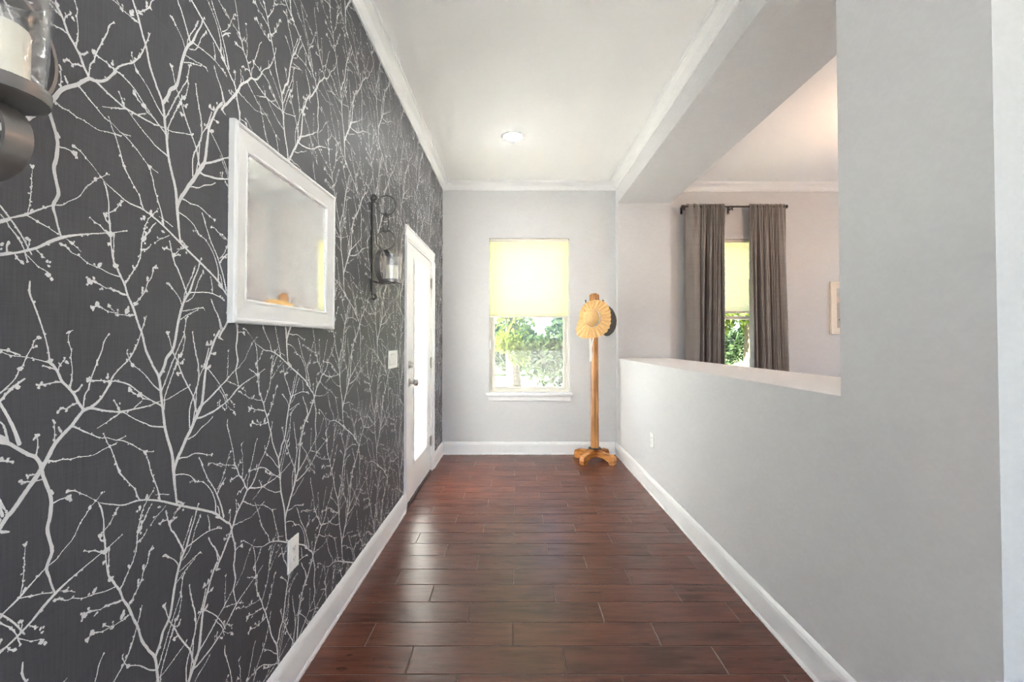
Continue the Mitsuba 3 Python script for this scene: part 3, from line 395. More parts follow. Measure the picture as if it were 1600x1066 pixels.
# ------------------------------------------------------------------ windows with cellular shades
def window(key, x0, x1, z0, z1, yb, rail_z, label, sill):
    # yb: room face of the wall. frame sits 75 mm back in the drywall reveal.
    yf = yb + 0.075
    onf = lambda v: np.stack([v[:, 0], yf - v[:, 2], v[:, 1]], 1)
    struct(key, frame_loop(x0, x1, z0, z1, [(0, -0.04), (0, 0.012), (0.022, 0.012), (0.028, 0.004), (0.028, -0.04)], onf), 'vinyl_almond', label)
    sash = [(0, -0.03), (0, 0.0), (0.008, 0.004), (0.026, 0.004), (0.034, -0.006), (0.034, -0.03)]
    ons = lambda v: np.stack([v[:, 0], yf - 0.002 - v[:, 2], v[:, 1]], 1)
    onu = lambda v: np.stack([v[:, 0], yf + 0.034 - v[:, 2], v[:, 1]], 1)
    for kk, on, a, b in (('sash', ons, z0 + 0.026, rail_z), ('sash', onu, rail_z - 0.03, z1 - 0.026)):
        sk = add(f'{key}__{kk}', frame_loop(x0 + 0.026, x1 - 0.026, a, b, sash, on), 'vinyl_almond')
        q = on(np.array([[x0 + 0.056, a + 0.03, -0.016], [x1 - 0.056, a + 0.03, -0.016], [x1 - 0.056, b - 0.03, -0.016], [x0 + 0.056, b - 0.03, -0.016]]))
        add(f'{sk}__pane', (q, np.array([[0, 1, 2], [0, 2, 3]])), 'pane')
    if sill:
        st = cbox(x0 - 0.033, x1 + 0.033, yb - 0.045, yb + 0.07, z0 - 0.026, z0, 0.004)
        add(f'{key}__sill', st, 'trim_white', label='white window sill')
        ap = Polygon([(0, 0), (0.034, 0), (0.030, -0.012), (0.020, -0.022), (0.017, -0.060), (0.008, -0.068), (0, -0.068)])
        m = extrude(ap, x1 - x0 + 0.02); v = m.vertices.copy()
        m.vertices = np.stack([x0 - 0.01 + v[:, 2], yb - v[:, 0], z0 - 0.026 + v[:, 1]], 1); m.fix_normals()
        add(f'{key}__apron', m, 'trim_white', label='white moulded apron under the sill')
def shade(x0, x1, ztop, zbot, yb, label, group=None):
    y = yb + 0.038
    key = 'cellular_shade'
    if f'{key}__cells' in scene: key = 'cellular_shade_001'
    tag(key, label, 'window shade', None)
    add(f'{key}__head_rail', cbox(x0 + 0.004, x1 - 0.004, y - 0.022, y + 0.022, ztop - 0.036, ztop - 0.001, 0.004), 'vinyl_almond')
    n = int(round((ztop - 0.036 - zbot - 0.02) / 0.0125))
    zz = np.linspace(ztop - 0.036, zbot + 0.018, 2 * n + 1); v, f = [], []
    for i, z in enumerate(zz):
        d = 0.006 if i % 2 else 0.0
        v += [[x0 + 0.006, y - 0.008 - d, z], [x1 - 0.006, y - 0.008 - d, z]]
        if i: f += [[2*i-2, 2*i-1, 2*i+1], [2*i-2, 2*i+1, 2*i]]
    add(f'{key}__cells', (np.array(v), np.array(f)), 'shade_cloth', label='pleated cream cells lit from behind')
    add(f'{key}__bottom_rail', cbox(x0 + 0.004, x1 - 0.004, y - 0.019, y + 0.014, zbot, zbot + 0.020, 0.004), 'vinyl_almond', label='bottom rail')
window('window_1', WX0, WX1, WZ0, WZ1, YB, 1.60, 'almond-framed sash window in the end wall', True)
window('window_2', VX0, VX1, VZ0, VZ1, YB + 0.04, 1.555, 'almond-framed window between the dark curtains', True)
shade(WX0, WX1, WZ1, 1.535, YB, 'cream cellular shade half drawn over the end wall window')
shade(VX0, VX1, VZ1, 1.590, YB + 0.04, 'yellow-lit cellular shade in the gap between the dark curtains')
add('window_1__cord_anchor', join(cbox(WX0 + 0.001, WX0 + 0.018, YB + 0.012, YB + 0.028, 1.17, 1.275, 0.004), cbox(WX0 + 0.001, WX0 + 0.024, YB + 0.010, YB + 0.030, 1.185, 1.20, 0.003)), 'plastic_white', label='small white cord anchor on the left jamb')

# ------------------------------------------------------------------ mirror
MY0, MY1, MZ0, MZ1 = 1.285, 2.000, 1.322, 1.914
tag('wall_mirror', 'rectangular mirror in a wide white frame hung on the papered wall', 'mirror')
mp = [(0, 0.0008), (0, 0.017), (0.003, 0.022), (0.009, 0.024), (0.014, 0.0225), (0.016, 0.019), (0.062, 0.0135), (0.066, 0.0150), (0.071, 0.0145), (0.075, 0.010), (0.075, 0.0008)]
add('wall_mirror__frame', frame_loop(MY0, MY1, MZ0, MZ1, mp, on_left), 'mirror_white')
g0 = 0.073
add('wall_mirror__glass',
    join(trimesh.Trimesh(*(lambda a: (on_left(np.array([[MY0 + g0 + a, MZ0 + g0 + a, .0075], [MY1 - g0 - a, MZ0 + g0 + a, .0075], [MY1 - g0 - a, MZ1 - g0 - a, .0075], [MY0 + g0 + a, MZ1 - g0 - a, .0075]])), [[0, 1, 2], [0, 2, 3]]))(0.016), process=False),
         frame_loop(MY0 + g0, MY1 - g0, MZ0 + g0, MZ1 - g0, [(0, 0.002), (0, 0.0074), (0.016, 0.0075), (0.016, 0.002)], on_left)), 'mirror_glass')

# ------------------------------------------------------------------ sconces with candles
def glass_cup(r0, r1, h, seed):
    n, k = 64, 40
    pr, a = [], np.arange(n) * 2 * math.pi / n
    v, f = [], []
    for i in range(k + 1):
        t = i / k; r = r0 + (r1 - r0) * t ** 0.8
        ph = np.stack([np.cos(a) * 3.2, np.sin(a) * 3.2, np.full(n, t * h * 62)], 1) + seed
        rr = r + 0.0022 * (meshkit.noise(ph * 1.6) - 0.5) + 0.0008 * (meshkit.noise(ph * 4.1) - 0.5)
        v.append(np.stack([rr * np.cos(a), rr * np.sin(a), np.full(n, t * h)], 1))
    for i in range(k):
        for j in range(n):
            l = (j + 1) % n
            f += [[i*n+j, i*n+l, (i+1)*n+l], [i*n+j, (i+1)*n+l, (i+1)*n+j]]
    rim = tube(v[-1] , 0.0014, 6, closed=True)
    return trimesh.Trimesh(np.vstack(v), f, process=False), rim
def oval_link(a, b, r, n=28):
    t = np.arange(n) * 2 * math.pi / n
    return tube(np.stack([a * np.cos(t), 0 * t, b * np.sin(t)], 1), r, 8, closed=True)
Rxz = rot(math.pi / 2, [1, 0, 0])
def sconce(y0, label, clabel):
    key = 'candle_sconce' if 'candle_sconce' not in labels else 'candle_sconce_001'
    tag(key, label, 'wall sconce')
    P = lambda nm: f'{key}__{nm}'
    zz = np.linspace(1.535, 2.085, 24); rg = random.Random(3)
    L, R = [], []
    for z in zz:
        w = 0.0135 + 0.0018 * rg.random(); L.append((y0 - w, z)); R.append((y0 + w, z))
    bar = wall_x(Polygon(L + R[::-1]), XL + 0.002, XL + 0.0085)
    curl = tube([(XL + 0.012 + 0.012 * math.cos(a) , y0, 2.097 + 0.013 * math.sin(a)) for a in np.linspace(-1.6, 3.6, 14)], 0.0065, 8)
    curl2 = tube([(XL + 0.014 + 0.014 * math.cos(a) , y0, 1.524 - 0.013 * math.sin(a)) for a in np.linspace(-1.6, 3.4, 14)], 0.0055, 8)
    add(P('strap'), join(bar, curl, curl2), 'iron_dark', label='dark hammered iron strap')
    hook = tube([(XL + 0.006, y0, 2.075), (XL + 0.020, y0, 2.070), (XL + 0.034, y0, 2.060), (XL + 0.040, y0, 2.048), (XL + 0.034, y0, 2.036), (XL + 0.022, y0, 2.038)], 0.0035, 8)
    arm = tube([(XL + 0.006, y0, 1.615), (XL + 0.03, y0, 1.606), (XL + 0.07, y0, 1.603), (XL + 0.11, y0, 1.603)], 0.006, 8)
    add(P('hook'), hook, 'iron_dark', 40); add(P('arm'), arm, 'iron_dark', 40)
    xr = XL + 0.083
    add(P('ring'), move(move(band_ring(0.055, 0.006, 0.010), M=Rxz), xr, y0, 2.052), 'iron_ring', 40)
    add(P('link'), move(oval_link(0.017, 0.056, 0.0028), xr - 0.004, y0 - 0.002, 1.948, rz=0.75), 'iron_dark', 40)
    add(P('link'), move(oval_link(0.010, 0.018, 0.0026), xr - 0.002, y0, 2.003, rz=1.9), 'iron_dark', 40)
    add(P('ring'), move(move(band_ring(0.055, 0.006, 0.010), M=Rxz), xr - 0.003, y0 + 0.002, 1.851), 'iron_ring', 40)
    Ryz = rot(math.pi / 2, [0, 1, 0])
    add(P('hoop'), move(band_ring(0.098, 0.005, 0.030), XL + 0.071, y0 + 0.006, 1.700, rz=1.45, M=Rxz), 'pewter', 40, label='wide flat pewter hoop')
    xc = XL + 0.115
    add(P('plate'), move(lathe([(0, -0.004), (0.048, -0.006), (0.056, -0.004), (0.0575, 0.004), (0.0575, 0.014), (0.055, 0.014), (0.053, 0.004), (0, 0.003)], 48), xc, y0, 1.608), 'pewter', 40, label='round pewter candle plate')
    cup, rim = glass_cup(0.0495, 0.0580, 0.150, y0)
    add(P('glass'), move(cup, xc, y0, 1.6125), 'pane', True, label='clear rippled glass cup')
    cup2, _ = glass_cup(0.0465, 0.0550, 0.150, y0 + 3)
    add(P('glass'), move(cup2, xc, y0, 1.6125), 'pane', True, label='inner face of the rippled glass cup')
    add(P('glass_rim'), move(rim, xc, y0, 1.6125), 'pane', True)
    xh = XL + 0.098
    add(P('hoop'), move(band_ring(0.054, 0.0045, 0.036), xh, y0, 1.548, M=Rxz), 'pewter', 40)
    ck = 'pillar_candle' if 'pillar_candle' not in labels else 'pillar_candle_001'
    tag(ck, clabel, 'candle')
    pr = [(0, 0), (0.0335, 0), (0.035, 0.002), (0.035, 0.087), (0.0335, 0.091), (0.031, 0.0915), (0.018, 0.0885), (0, 0.087)]
    cm = lathe(pr, 48)
    add(ck + '__wax', move(cm, xc, y0, 1.6115), 'wax', 40)
    add(ck + '__wick', move(tube([(0, 0, 0.085), (0.001, 0, 0.093), (0.004, 0.001, 0.099)], 0.0012, 6), xc, y0, 1.6115), 'wick')
sconce(2.575, 'dark iron wall sconce of rings and a glass candle cup, beside the front door', 'ivory pillar candle in the glass cup beside the front door')
sconce(0.606, 'pewter sconce with glass cup cut off by the left edge, nearest the camera', 'ivory pillar candle in the cut-off glass cup at the left edge')

# ------------------------------------------------------------------ switch plate, outlets, recessed light
def plate_geo(w, h, t=0.006): return cbox(-w / 2, w / 2, -h / 2, h / 2, 0, t, 0.0025)
LW = np.array([[0, 0, 1, 0], [1, 0, 0, 0], [0, 1, 0, 0], [0, 0, 0, 1.0]])       # (along y, up, out) on the left wall
RW = np.array([[0, 0, -1, 0], [-1, 0, 0, 0], [0, 1, 0, 0], [0, 0, 0, 1.0]])
tag('light_switch', 'white four-gang rocker switch plate on the wallpaper beside the door', 'light switch')
sy, sz = 3.015, 1.147
def put(m, M, x, y, z): m = m.copy(); m.apply_transform(M); m.apply_translation([x, y, z]); return m
add('light_switch__plate', put(plate_geo(0.215, 0.118), LW, XL + 0.0006, sy, sz), 'plastic_white')
for i in range(4):
    r = cbox(-0.0165, 0.0165, -0.033, 0.033, 0.0055, 0.0085, 0.0012)
    r.vertices[:, 2] += np.where(r.vertices[:, 2] > 0.006, 0.0012 * r.vertices[:, 1] / 0.033 * (1 if i % 2 else -1), 0)
    k = add('light_switch__rocker', put(r, LW, XL + 0.0006, sy + (i - 1.5) * 0.046, sz), 'plastic_white')
    fr = join(cbox(-0.0185, -0.0170, -0.035, 0.035, 0.0050, 0.0063), cbox(0.0170, 0.0185, -0.035, 0.035, 0.0050, 0.0063), cbox(-0.0185, 0.0185, -0.0350, -0.0335, 0.0050, 0.0063), cbox(-0.0185, 0.0185, 0.0335, 0.0350, 0.0050, 0.0063))
    add(k + '__seam', put(fr, LW, XL + 0.0006, sy + (i - 1.5) * 0.046, sz), 'grout')
def outlet(M, x, y, z, label):
    key = 'wall_outlet' if 'wall_outlet' not in labels else 'wall_outlet_001'
    tag(key, label, 'outlet')
    add(key + '__plate', put(plate_geo(0.080, 0.122), M, x, y, z), 'plastic_white')
    for s in (-1, 1):
        rc = extrude(Polygon([(0.017 * math.cos(a), max(-0.0125, min(0.0125, 0.017 * math.sin(a)))) for a in np.linspace(0, 2 * math.pi, 28)[:-1]]), 0.0026)
        rc.apply_translation([0, s * 0.0197, 0.0055])
        k = add(key + '__receptacle', put(rc, M, x, y, z), 'plastic_white')
        sl = join(cbox(-0.0075, -0.0055, -0.001, 0.007, 0.0075, 0.0085), cbox(0.0055, 0.0075, -0.001, 0.006, 0.0075, 0.0085), move(trimesh.creation.cylinder(0.0022, 0.001, sections=10), 0, -0.006, 0.008))
        sl.apply_translation([0, s * 0.0197, 0])
        add(k + '__slots', put(sl, M, x, y, z), 'dark_slot')
    add(key + '__screw', put(move(trimesh.creation.cylinder(0.003, 0.002, sections=12), 0, 0, 0.0062), M, x, y, z), 'plastic_white')
outlet(LW, XL + 0.0006, 1.677, 0.484, 'white outlet plate low on the papered wall in the foreground')
outlet(RW, XR - 0.0006, 3.73, 0.452, 'white outlet plate low on the pale half wall')
LAMPS = [(-0.025, 3.90), (-0.025, 1.0), (-0.025, -0.5)]  # first lamp is in view; the other two are added fill
tag('recessed_light', 'lit round recessed downlight in the hall ceiling', 'ceiling light')
lens = lathe([(0, -0.022), (0.030, -0.0205), (0.055, -0.0155), (0.072, -0.0085), (0.079, -0.002)], 48)
if lens.face_normals[0, 2] > 0: lens.invert()
for i, (lx, ly) in enumerate(LAMPS):
    key = 'recessed_light' + (f'_{i:03d}' if i else '')
    if i: tag(key, 'added recessed downlight above and behind the camera, fills the hall with light', kind='structure')
    add(key + '__trim', move(lathe([(0.078, 0.0), (0.080, -0.004), (0.094, -0.0065), (0.102, -0.003), (0.103, 0.0), (0.078, 0.0)], 48), lx, ly, ZC - 0.0005), 'trim_white', 40)
    add(key + '__lens', move(lens, lx, ly, ZC), 'trim_white', emitter={'type': 'area', 'radiance': rgb(*[LAMP * c for c in LAMPC])})

# ------------------------------------------------------------------ coat rack, hats
RX, RY = 0.835, 4.775
tag('coat_rack', 'honey oak coat rack with four curved feet in the far corner', 'coat rack')
post = extrude(Polygon([(0.040, 0.018), (0.018, 0.040), (-0.018, 0.040), (-0.040, 0.018), (-0.040, -0.018), (-0.018, -0.040), (0.018, -0.040), (0.040, -0.018)]), 1.60)
s = 1 - 0.14 * post.vertices[:, 2] / 1.6; post.vertices[:, 0] *= s; post.vertices[:, 1] *= s
add('coat_rack__post', move(post, RX, RY, 0.12, rz=0.1), 'oak')
cap = trimesh.convex.convex_hull(np.array([[a * 0.037, b * 0.037, z] for a in (-1, 1) for b in (-1, 1) for z in (1.70, 1.757)] + [[a * 0.022, b * 0.022, 1.775] for a in (-1, 1) for b in (-1, 1)]))
add('coat_rack__post_cap', move(cap, RX, RY, 0, rz=0.78), 'oak', label='square pointed post top')
foot = Polygon([(0, 0.05), (0, 0.138), (0.045, 0.134), (0.085, 0.117), (0.12, 0.103), (0.165, 0.100), (0.21, 0.098), (0.238, 0.082), (0.248, 0.05), (0.244, 0.006), (0.236, 0), (0.196, 0), (0.186, 0.006), (0.172, 0.026), (0.13, 0.046), (0.08, 0.054)]).buffer(0.004).buffer(-0.008).buffer(0.004)
for k in range(4):
    m = extrude(foot, 0.052); m.apply_translation([0, 0, -0.026]); m.apply_transform(rot(math.pi / 2, [1, 0, 0]))
    add('coat_rack__foot', move(m, RX, RY, 0, rz=math.pi / 4 + k * math.pi / 2 + 0.04), 'oak_foot', 30)
add('coat_rack__collar', move(lathe([(0, 0.134), (0.070, 0.134), (0.070, 0.141), (0.060, 0.144), (0, 0.144)], 8), RX, RY, 0, rz=0.4), 'iron_dark', label='dark collar at the foot of the post')
def rack_hook(a):
    c, s_ = math.cos(a), math.sin(a)
    pts = [(0.030, 1.672), (0.055, 1.655), (0.078, 1.658), (0.090, 1.676), (0.092, 1.700)]
    p = [(RX + r * c, RY + r * s_, z) for r, z in pts]
    q = [(RX + r * c, RY + r * s_, z) for r, z in [(0.032, 1.62), (0.048, 1.606), (0.060, 1.618)]]
    return join(tube(p, 0.005, 8), move(trimesh.creation.icosphere(2, 0.0085), *p[-1]), tube(q, 0.0045, 8), cbox(RX + 0.031 * c - 0.006, RX + 0.031 * c + 0.006, RY + 0.031 * s_ - 0.006, RY + 0.031 * s_ + 0.006, 1.60, 1.685, 0.002))
for a in (math.pi, 0.0, math.pi / 2, -math.pi / 2): add('coat_rack__hook', rack_hook(a), 'iron_dark', 40)

def frame_from(axis):
    a = np.array(axis, float); a /= np.linalg.norm(a)
    up = np.array([0, 0, 1.0]); u = np.cross(up, a); u /= np.linalg.norm(u); w = np.cross(a, u)
    return u, w, a
def sheet(fn, nu, nv, wrap=True):
    v = np.array([[fn(i / nu, j / nv) for i in range(nu)] for j in range(nv + 1)]).reshape(-1, 3); f = []
    for j in range(nv):
        for i in range(nu):
            l = (i + 1) % nu
            f += [[j*nu+i, j*nu+l, (j+1)*nu+l], [j*nu+i, (j+1)*nu+l, (j+1)*nu+i]]
    return v, np.array(f)
def thick(v, f, t):
    m = trimesh.Trimesh(v, f, process=False); n = m.vertex_normals
    v2 = np.vstack([v + n * t / 2, v - n * t / 2]); N = len(v)
    e = trimesh.grouping.group_rows(np.sort(m.edges, axis=1), require_count=1)
    be = m.edges[e]; side = []
    for a, b in be: side += [[a, a + N, b + N], [a, b + N, b]]
    r = trimesh.Trimesh(v2, np.vstack([f, f[:, ::-1] + N, np.array(side)]), process=False); r.fix_normals(); return r
hc = np.array([0.788, 4.610, 1.504]); u, w, ax = frame_from((-0.64, -0.76, 0.06))
def brim(i, j):
    th = i * 2 * math.pi
    flap = math.exp(-((math.sin((th - 3.95) / 2)) / 0.28) ** 2)
    R = 0.172 + 0.020 * abs(math.sin(th)) + 0.016 * math.cos(th) + 0.062 * flap
    r = 0.088 + (R - 0.088) * j
    rip = 0.010 * math.sin(26 * th + 0.6 * math.sin(3 * th)) * j ** 0.8 + 0.010 * math.sin(3 * th + 1.2) * j
    z = rip - 0.045 * j ** 1.6 * (0.5 + 0.5 * math.cos(th)) + 0.020 * flap * j
    return hc + u * r * math.cos(th) + w * r * math.sin(th) + ax * z
def crown_pt(i, j):
    th = i * 2 * math.pi; t = j * math.pi / 2
    r, z = 0.090 * math.cos(t) ** 0.62 if j < 1 else 0.0, 0.098 * math.sin(t) ** 0.9
    return hc + u * r * math.cos(th) + w * r * math.sin(th) + ax * (z)
tag('straw_sun_hat', 'tan straw sun hat with a ruffled brim hung on the coat rack', 'hat')
add('straw_sun_hat__brim', thick(*sheet(brim, 208, 14), 0.003), 'straw', 40)
add('straw_sun_hat__crown', thick(*sheet(crown_pt, 64, 16), 0.003), 'straw', True)
def band_pt(i, j):
    th = i * 2 * math.pi; z = 0.004 + 0.022 * j
    r = 0.0935
    return hc + u * r * math.cos(th) + w * r * math.sin(th) + ax * z
add('straw_sun_hat__ribbon', thick(*sheet(band_pt, 64, 2), 0.0016), 'ribbon', True, label='white ribbon band')
def strip(pts, wid, dirn):
    p = np.array(pts, float); d = np.array(dirn, float) * wid / 2
    n = len(p); v = np.vstack([p - d, p + d]); f = []
    for i in range(n - 1): f += [[i, i + 1, n + i + 1], [i, n + i + 1, n + i]]
    return thick(v, np.array(f), 0.001)
def curve(pts, n=14):
    p = np.array(pts, float); t = np.linspace(0, 1, len(p)); k = np.linspace(0, 1, n)
    return np.stack([np.interp(k, t, p[:, i]) for i in range(3)], 1)
add('straw_sun_hat__tie', strip(curve([(0.765, 4.66, 1.36), (0.770, 4.65, 1.27), (0.772, 4.65, 1.20), (0.778, 4.65, 1.12), (0.770, 4.65, 1.055)]), 0.028, (1, 0, 0)), 'ribbon', label='white ribbon tail')
add('straw_sun_hat__tie', strip(curve([(0.812, 4.66, 1.35), (0.800, 4.65, 1.29), (0.785, 4.645, 1.23), (0.776, 4.64, 1.18)]), 0.014, (1, 0, 0.2)), 'ribbon', label='white ribbon tail')
h2 = np.array([0.958, 4.725, 1.492]); u2, w2, a2 = frame_from((0.62, -0.78, 0.08))
prof2 = [(0.155, -0.012), (0.158, -0.006), (0.150, 0.0), (0.12, 0.004), (0.088, 0.006), (0.082, 0.02), (0.078, 0.075), (0.066, 0.10), (0.03, 0.106), (0.0, 0.104)]
def hat2(i, j):
    th = i * 2 * math.pi; k = j * (len(prof2) - 1)
    r = np.interp(k, range(len(prof2)), [a for a, b in prof2]); z = np.interp(k, range(len(prof2)), [b for a, b in prof2])
    z += 0.012 * math.cos(2 * th) * max(0, (r - 0.088) / 0.07)
    return h2 + u2 * r * 0.95 * math.cos(th) + w2 * r * 1.05 * math.sin(th) + a2 * (0.3 * z if r < 0.089 else z) 
tag('grey_felt_hat', 'dark grey hat hung behind the straw hat on the coat rack', 'hat')
add('grey_felt_hat__body', thick(*sheet(hat2, 56, 27), 0.004), 'felt_grey', 40)

# ------------------------------------------------------------------ dining room: curtains, rod, picture
def curtain(x0t, x1t, x0b, x1b, ph, folds, label):
    key = 'curtain' if 'curtain' not in labels else 'curtain_001'
    tag(key, label, 'curtain')
    ztop, zbot, y = 2.797, 0.04, YB - 0.080
    nu, nv = 170, 56; rg = random.Random(ph)
    knots = sorted(rg.random() for _ in range(folds - 1)); knots = [0.0] + [0.55 * kk + 0.45 * (i + 1) / folds for i, kk in enumerate(knots)] + [1.0]
    amp = [0.65 + 0.7 * rg.random() for _ in range(folds + 1)]; drift = [0.0] + [rg.uniform(-0.035, 0.035) for _ in range(folds - 1)] + [0.0]
    v = []
    for j in range(nv + 1):
        t = j / nv; sm = min(1.0, t / 0.30); sm = sm * sm * (3 - 2 * sm)
        kn = [a + d * min(1, 1.6 * t) for a, d in zip(knots, drift)]
        for i in range(nu + 1):
            s_ = i / nu
            k0 = max(q for q in range(folds) if kn[q] <= s_ + 1e-9); fr = (s_ - kn[k0]) / (kn[k0 + 1] - kn[k0])
            a = amp[k0] * (1 - fr) + amp[k0 + 1] * fr
            fine = math.sin(2 * math.pi * (k0 + fr) * 2.35 + 1.3 * k0)
            e = abs(2 * fr - 1)
            dy = a * (0.012 + 0.062 * sm) * e ** 3.0 - 0.012 * sm * math.sin(3.1 * t + 2.3 * k0) + 0.010 * fine * (1 - 0.8 * sm) - 0.010 * sm * math.cos(2 * math.pi * fr * 2 + k0)
            x = (x0t + (x1t - x0t) * s_) * (1 - t) + (x0b + (x1b - x0b) * s_) * t + 0.006 * math.sin(4 * t + 3 * k0)
            v.append([x, y + dy, ztop + (zbot - ztop) * t + (0.008 * fine if j == 0 else 0)])
    f = []
    for j in range(nv):
        for i in range(nu):
            a = j * (nu + 1) + i
            f += [[a, a + nu + 1, a + nu + 2], [a, a + nu + 2, a + 1]]
    add(key + '__cloth', thick(np.array(v), np.array(f), 0.002), 'drapery', 60)
curtain(1.895, 2.335, 1.875, 2.305, 5, 7, 'dark taupe curtain panel left of the dining window')
curtain(2.605, 3.010, 2.630, 3.075, 12, 7, 'dark taupe curtain panel right of the dining window')
tag('curtain_rod', 'thin dark bronze curtain rod above the dining window', 'curtain rod')
rz_, ry_ = 2.772, YB - 0.065
add('curtain_rod__rod', move(trimesh.creation.cylinder(0.0095, 1.14, sections=16, transform=rot(math.pi / 2, [0, 1, 0])), 2.445, ry_, rz_), 'rod_bronze', 40)
for x, s_ in ((1.868, 1), (3.022, 1)):
    add('curtain_rod__finial', join(move(trimesh.creation.icosphere(2, 0.020), x, ry_, rz_), move(trimesh.creation.cylinder(0.013, 0.02, sections=16, transform=rot(math.pi / 2, [0, 1, 0])), x + (0.018 if x < 2 else -0.018), ry_, rz_)), 'rod_bronze', 40)
for x in (1.885, 2.42, 3.0):
    add('curtain_rod__bracket', join(cbox(x - 0.008, x + 0.008, ry_ - 0.004, YB + 0.036, rz_ - 0.020, rz_ - 0.0100, 0.002), cbox(x - 0.012, x + 0.012, YB + 0.030, YB + 0.039, rz_ - 0.055, rz_ + 0.02, 0.002), cbox(x - 0.006, x + 0.006, ry_ - 0.006, ry_ + 0.006, rz_ - 0.045, rz_ - 0.012, 0.002)), 'rod_bronze')
tag('framed_picture', 'cream framed beach picture partly hidden behind the right wall', 'picture')
on_dining = lambda v: np.stack([v[:, 0], YB + 0.04 - v[:, 2], v[:, 1]], 1)
PX0, PX1, PZ0, PZ1 = 3.565, 4.07, 1.345, 1.94
matte('frame_cream', (0.74, 0.66, 0.56), 0.45, 0.4)
add('framed_picture__frame', frame_loop(PX0, PX1, PZ0, PZ1, [(0, 0.001), (0, 0.024), (0.004, 0.028), (0.022, 0.025), (0.026, 0.018), (0.072, 0.016), (0.075, 0.010), (0.075, 0.001)], on_dining), 'frame_cream')
def beach(p, n, uv):
    z = (p.z - PZ0) / (PZ1 - PZ0)
    c = mix((0.50, 0.42, 0.35), (0.42, 0.37, 0.34), fbm(p.x * 9, p.z * 40, 1.0))
    c = dr.select(z > 0.60, mix((0.56, 0.44, 0.37), (0.62, 0.52, 0.45), noise(p.x * 20, p.z * 60, 2.0)), c)
    c = dr.select(z > 0.70, mix((0.46, 0.45, 0.43), (0.55, 0.53, 0.50), noise(p.x * 8, p.z * 25, 3.0)), c)
    return c
matte('beach_print', proc(beach), 0.5, 0.3)
pk = add('framed_picture__print', cbox(PX0 + 0.070, PX1 - 0.070, YB + 0.03, YB + 0.036, PZ0 + 0.07, PZ1 - 0.07), 'beach_print', label='muted beach print with a dark bird shape')
matte('ink_dark', (0.07, 0.06, 0.06), 0.6)
bird = Polygon([(3.658, 1.512), (3.675, 1.520), (3.700, 1.575), (3.722, 1.605), (3.735, 1.660), (3.755, 1.690), (3.775, 1.690), (3.765, 1.640), (3.790, 1.600), (3.830, 1.590), (3.86, 1.575), (3.80, 1.560), (3.745, 1.565), (3.715, 1.555), (3.685, 1.508), (3.668, 1.500)])
add(pk + '__bird', wall_y(bird, YB + 0.0292, YB + 0.0302), 'ink_dark', label='dark bird shape')
add('unseen_dining_lamp__globe', move(trimesh.creation.icosphere(3, 0.09), 3.05, 3.2, 2.74), 'plastic_white', True, emitter={'type': 'area', 'radiance': rgb(*[WARM * c for c in (1.0, 0.61, 0.40)])})  # lamp out of view, placed to warm the dining wall and ceiling
add('unseen_dining_lamp__stem', move(trimesh.creation.cylinder(0.008, 0.24, sections=12), 3.05, 3.2, 2.94), 'nickel')
tag('unseen_dining_lamp', 'unseen warm globe lamp behind the right wall, lights the dining room', kind='structure')

# ------------------------------------------------------------------ outside: trees and shrubs
def leaf_cloud(centers, n, size, seed, droop=0.0):
    rg = np.random.default_rng(seed); c = np.array(centers, float)
    k = rg.integers(0, len(c), n)
    d = rg.normal(size=(n, 3)); d /= np.linalg.norm(d, axis=1, keepdims=True)
    p = c[k, :3] + d * (c[k, 3:4] * rg.random((n, 1)) ** 0.45) * [1, 1, 1 - 0.2]
    a = rg.normal(size=(n, 3)); a[:, 2] -= droop; a /= np.linalg.norm(a, axis=1, keepdims=True)
    b = np.cross(a, rg.normal(size=(n, 3))); b /= np.linalg.norm(b, axis=1, keepdims=True)
    s = size * (0.6 + 0.8 * rg.random((n, 1)))
    v = np.stack([p - a * s, p + b * s * 0.38, p + a * s, p - b * s * 0.38], 1).reshape(-1, 3)
    i = np.arange(n)[:, None] * 4
    return v, np.vstack([i + [0, 1, 2], i + [0, 2, 3]])
def trunk(x, y, h, r, seed, lean=0.0):
    rg = random.Random(seed)
    pts = [(x + lean * t * h + 0.05 * math.sin(3 * t + seed), y + 0.04 * math.sin(4 * t), -0.25 + h * t) for t in np.linspace(0, 1, 9)]
    parts = [tube(pts, np.linspace(r * 1.15, r * 0.6, 9), 12)]
    for _ in range(4):
        t = 0.6 + 0.35 * rg.random(); k = int(t * 8); a = rg.random() * 6.28
        s_ = np.array(pts[k]); e = s_ + np.array([math.cos(a) * 0.7, math.sin(a) * 0.7, 0.9])
        parts.append(tube([s_, (s_ + e) / 2 + [0, 0, .1], e], [r * 0.45, r * 0.3, r * 0.15], 7))
    return join(*parts)
def tree(key, x, y, h, r, leaf, cs, n, size, seed, label, lean=0.0, droop=0.0, cat='tree', grp=None):
    while key in labels or any(k.startswith(key + '__') for k in scene):
        m_ = key.rsplit('_', 1); key = f'{m_[0]}_{int(m_[1]) + 1:03d}' if m_[-1].isdigit() else key + '_001'
    tag(key, label, cat, grp)
    if h: add(key + '__trunk', trunk(x, y, h, r, seed, lean), 'bark', 40)
    add(key + '__foliage', leaf_cloud([(x + a, y + b, z, q) for a, b, z, q in cs], n, size, seed, droop), leaf)
tree('garden_tree', -0.05, 8.6, 2.6, 0.14, 'leaf_lime', [(0, 0, 1.75, .5), (-.35, .1, 2.3, .55), (.35, 0, 2.3, .6), (0, 0.1, 2.9, .8), (-.1, -.2, 1.25, .28), (.12, -.15, 0.98, .22)], 2600, 0.062, 21, 'lime green tree with a pale trunk seen through the end wall window', droop=1.2)
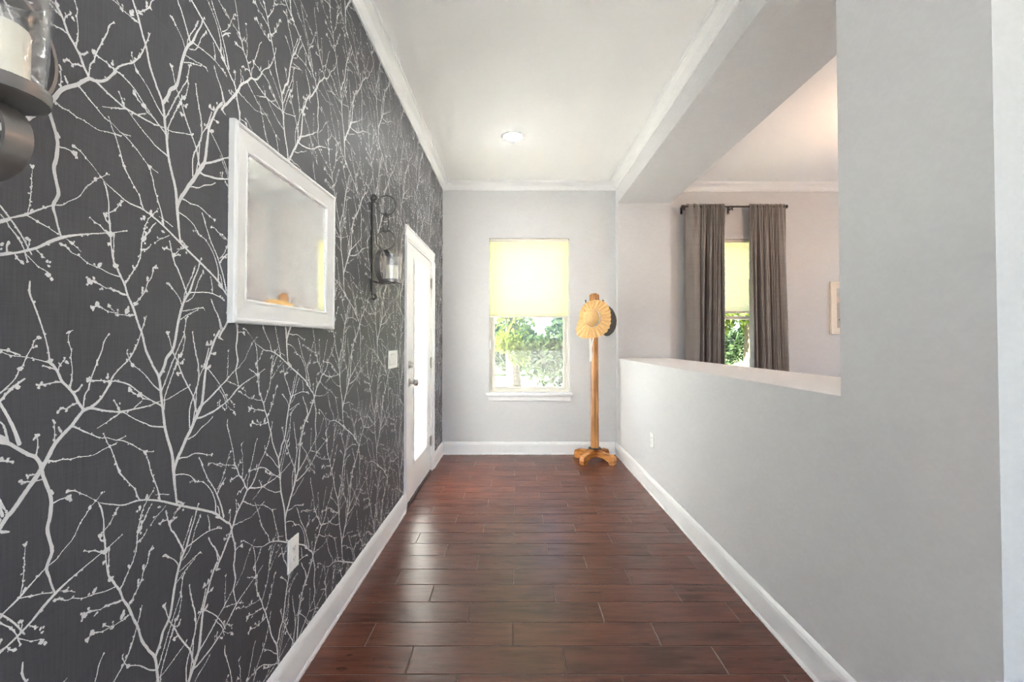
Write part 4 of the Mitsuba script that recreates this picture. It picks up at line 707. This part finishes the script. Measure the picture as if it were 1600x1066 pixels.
tree('garden_tree', 2.3, 10.0, 3.2, 0.13, 'leaf_lime', [(0, 0, 3.2, .9), (-.6, 0, 2.5, .6), (.5, 0, 2.4, .6), (-.9, -.2, 2.0, .4), (-.45, .2, 1.75, .35), (.3, 0, 1.7, .4)], 2400, 0.062, 22, 'drooping lime green tree at the right of the end wall window', droop=1.6)
tree('garden_shrub', -1.6, 13.4, 0, 0, 'leaf_green', [(0, 0, .6, .8), (.5, 0, 1.1, .7), (-.6, 0, 1.2, .8), (-.2, 0, 1.7, .5)], 1900, 0.115, 31, 'dark green shrub left of the pale trunk outside', cat='shrub')
tree('garden_shrub', 1.05, 13.0, 0, 0, 'leaf_green', [(0, 0, .5, .8), (.3, 0, 1.2, .75), (-.4, 0, 1.0, .6), (.55, 0, 1.8, .55)], 2300, 0.12, 32, 'dark blue-green shrub in the middle of the end wall window', cat='shrub')
tree('garden_shrub', 1.10, 7.9, 0, 0, 'leaf_dry', [(0, 0, .20, .42), (.30, .1, .50, .32), (-.30, 0, .15, .30)], 1300, 0.09, 33, 'dry tan shrub low at the right of the end wall window', cat='shrub')
tree('garden_shrub', 3.6, 16.0, 0, 0, 'leaf_green', [(0, 0, .6, .9), (.6, 0, 1.2, .8), (-.6, 0, 1.3, .7), (0, 0, 1.9, .6)], 1900, 0.12, 34, 'green shrub behind the drooping lime tree', cat='shrub')
tree('garden_tree', 4.9, 9.3, 3.6, 0.12, 'leaf_lime', [(0, 0, 3.4, 1.1), (-.9, 0, 2.9, .9), (.8, 0, 2.7, .9), (-.3, -.2, 2.2, .8), (-.7, .3, 1.7, .45), (.3, .2, 1.6, .4)], 6200, 0.07, 23, 'light green tree seen between the dark curtains', droop=0.8)
tree('garden_shrub', 6.5, 15.0, 0, 0, 'leaf_green', [(0, 0, .8, .8), (.9, 0, 1.2, .8), (-.9, 0, 1.1, .7)], 1900, 0.12, 35, 'green shrub under the tree seen between the dark curtains', cat='shrub')
tree('garden_shrub', -0.1, 19.5, 0, 0, 'leaf_green', [(0, 0, .5, .8), (1.0, 0, .7, .8), (-1.1, 0, .7, .8), (2.0, 0, .6, .8), (.4, 0, 1.5, .6), (-.7, 0, 1.6, .6)], 3200, 0.14, 36, 'dark hedge across the pale drive behind the pale trunk', cat='shrub')

for k_, g_ in (('curtain', 'curtains of the dining window'), ('wall_outlet', 'white wall outlets'), ('candle_sconce', 'sconces on the papered wall'), ('pillar_candle', 'candles in the sconces'), ('cellular_shade', 'cellular shades'), ('garden_tree', 'trees outside the windows'), ('garden_shrub', 'shrubs outside the windows')):
    for k in labels:
        if (k == k_ or k.startswith(k_ + '_0')) and '__' not in k: labels[k]['group'] = g_
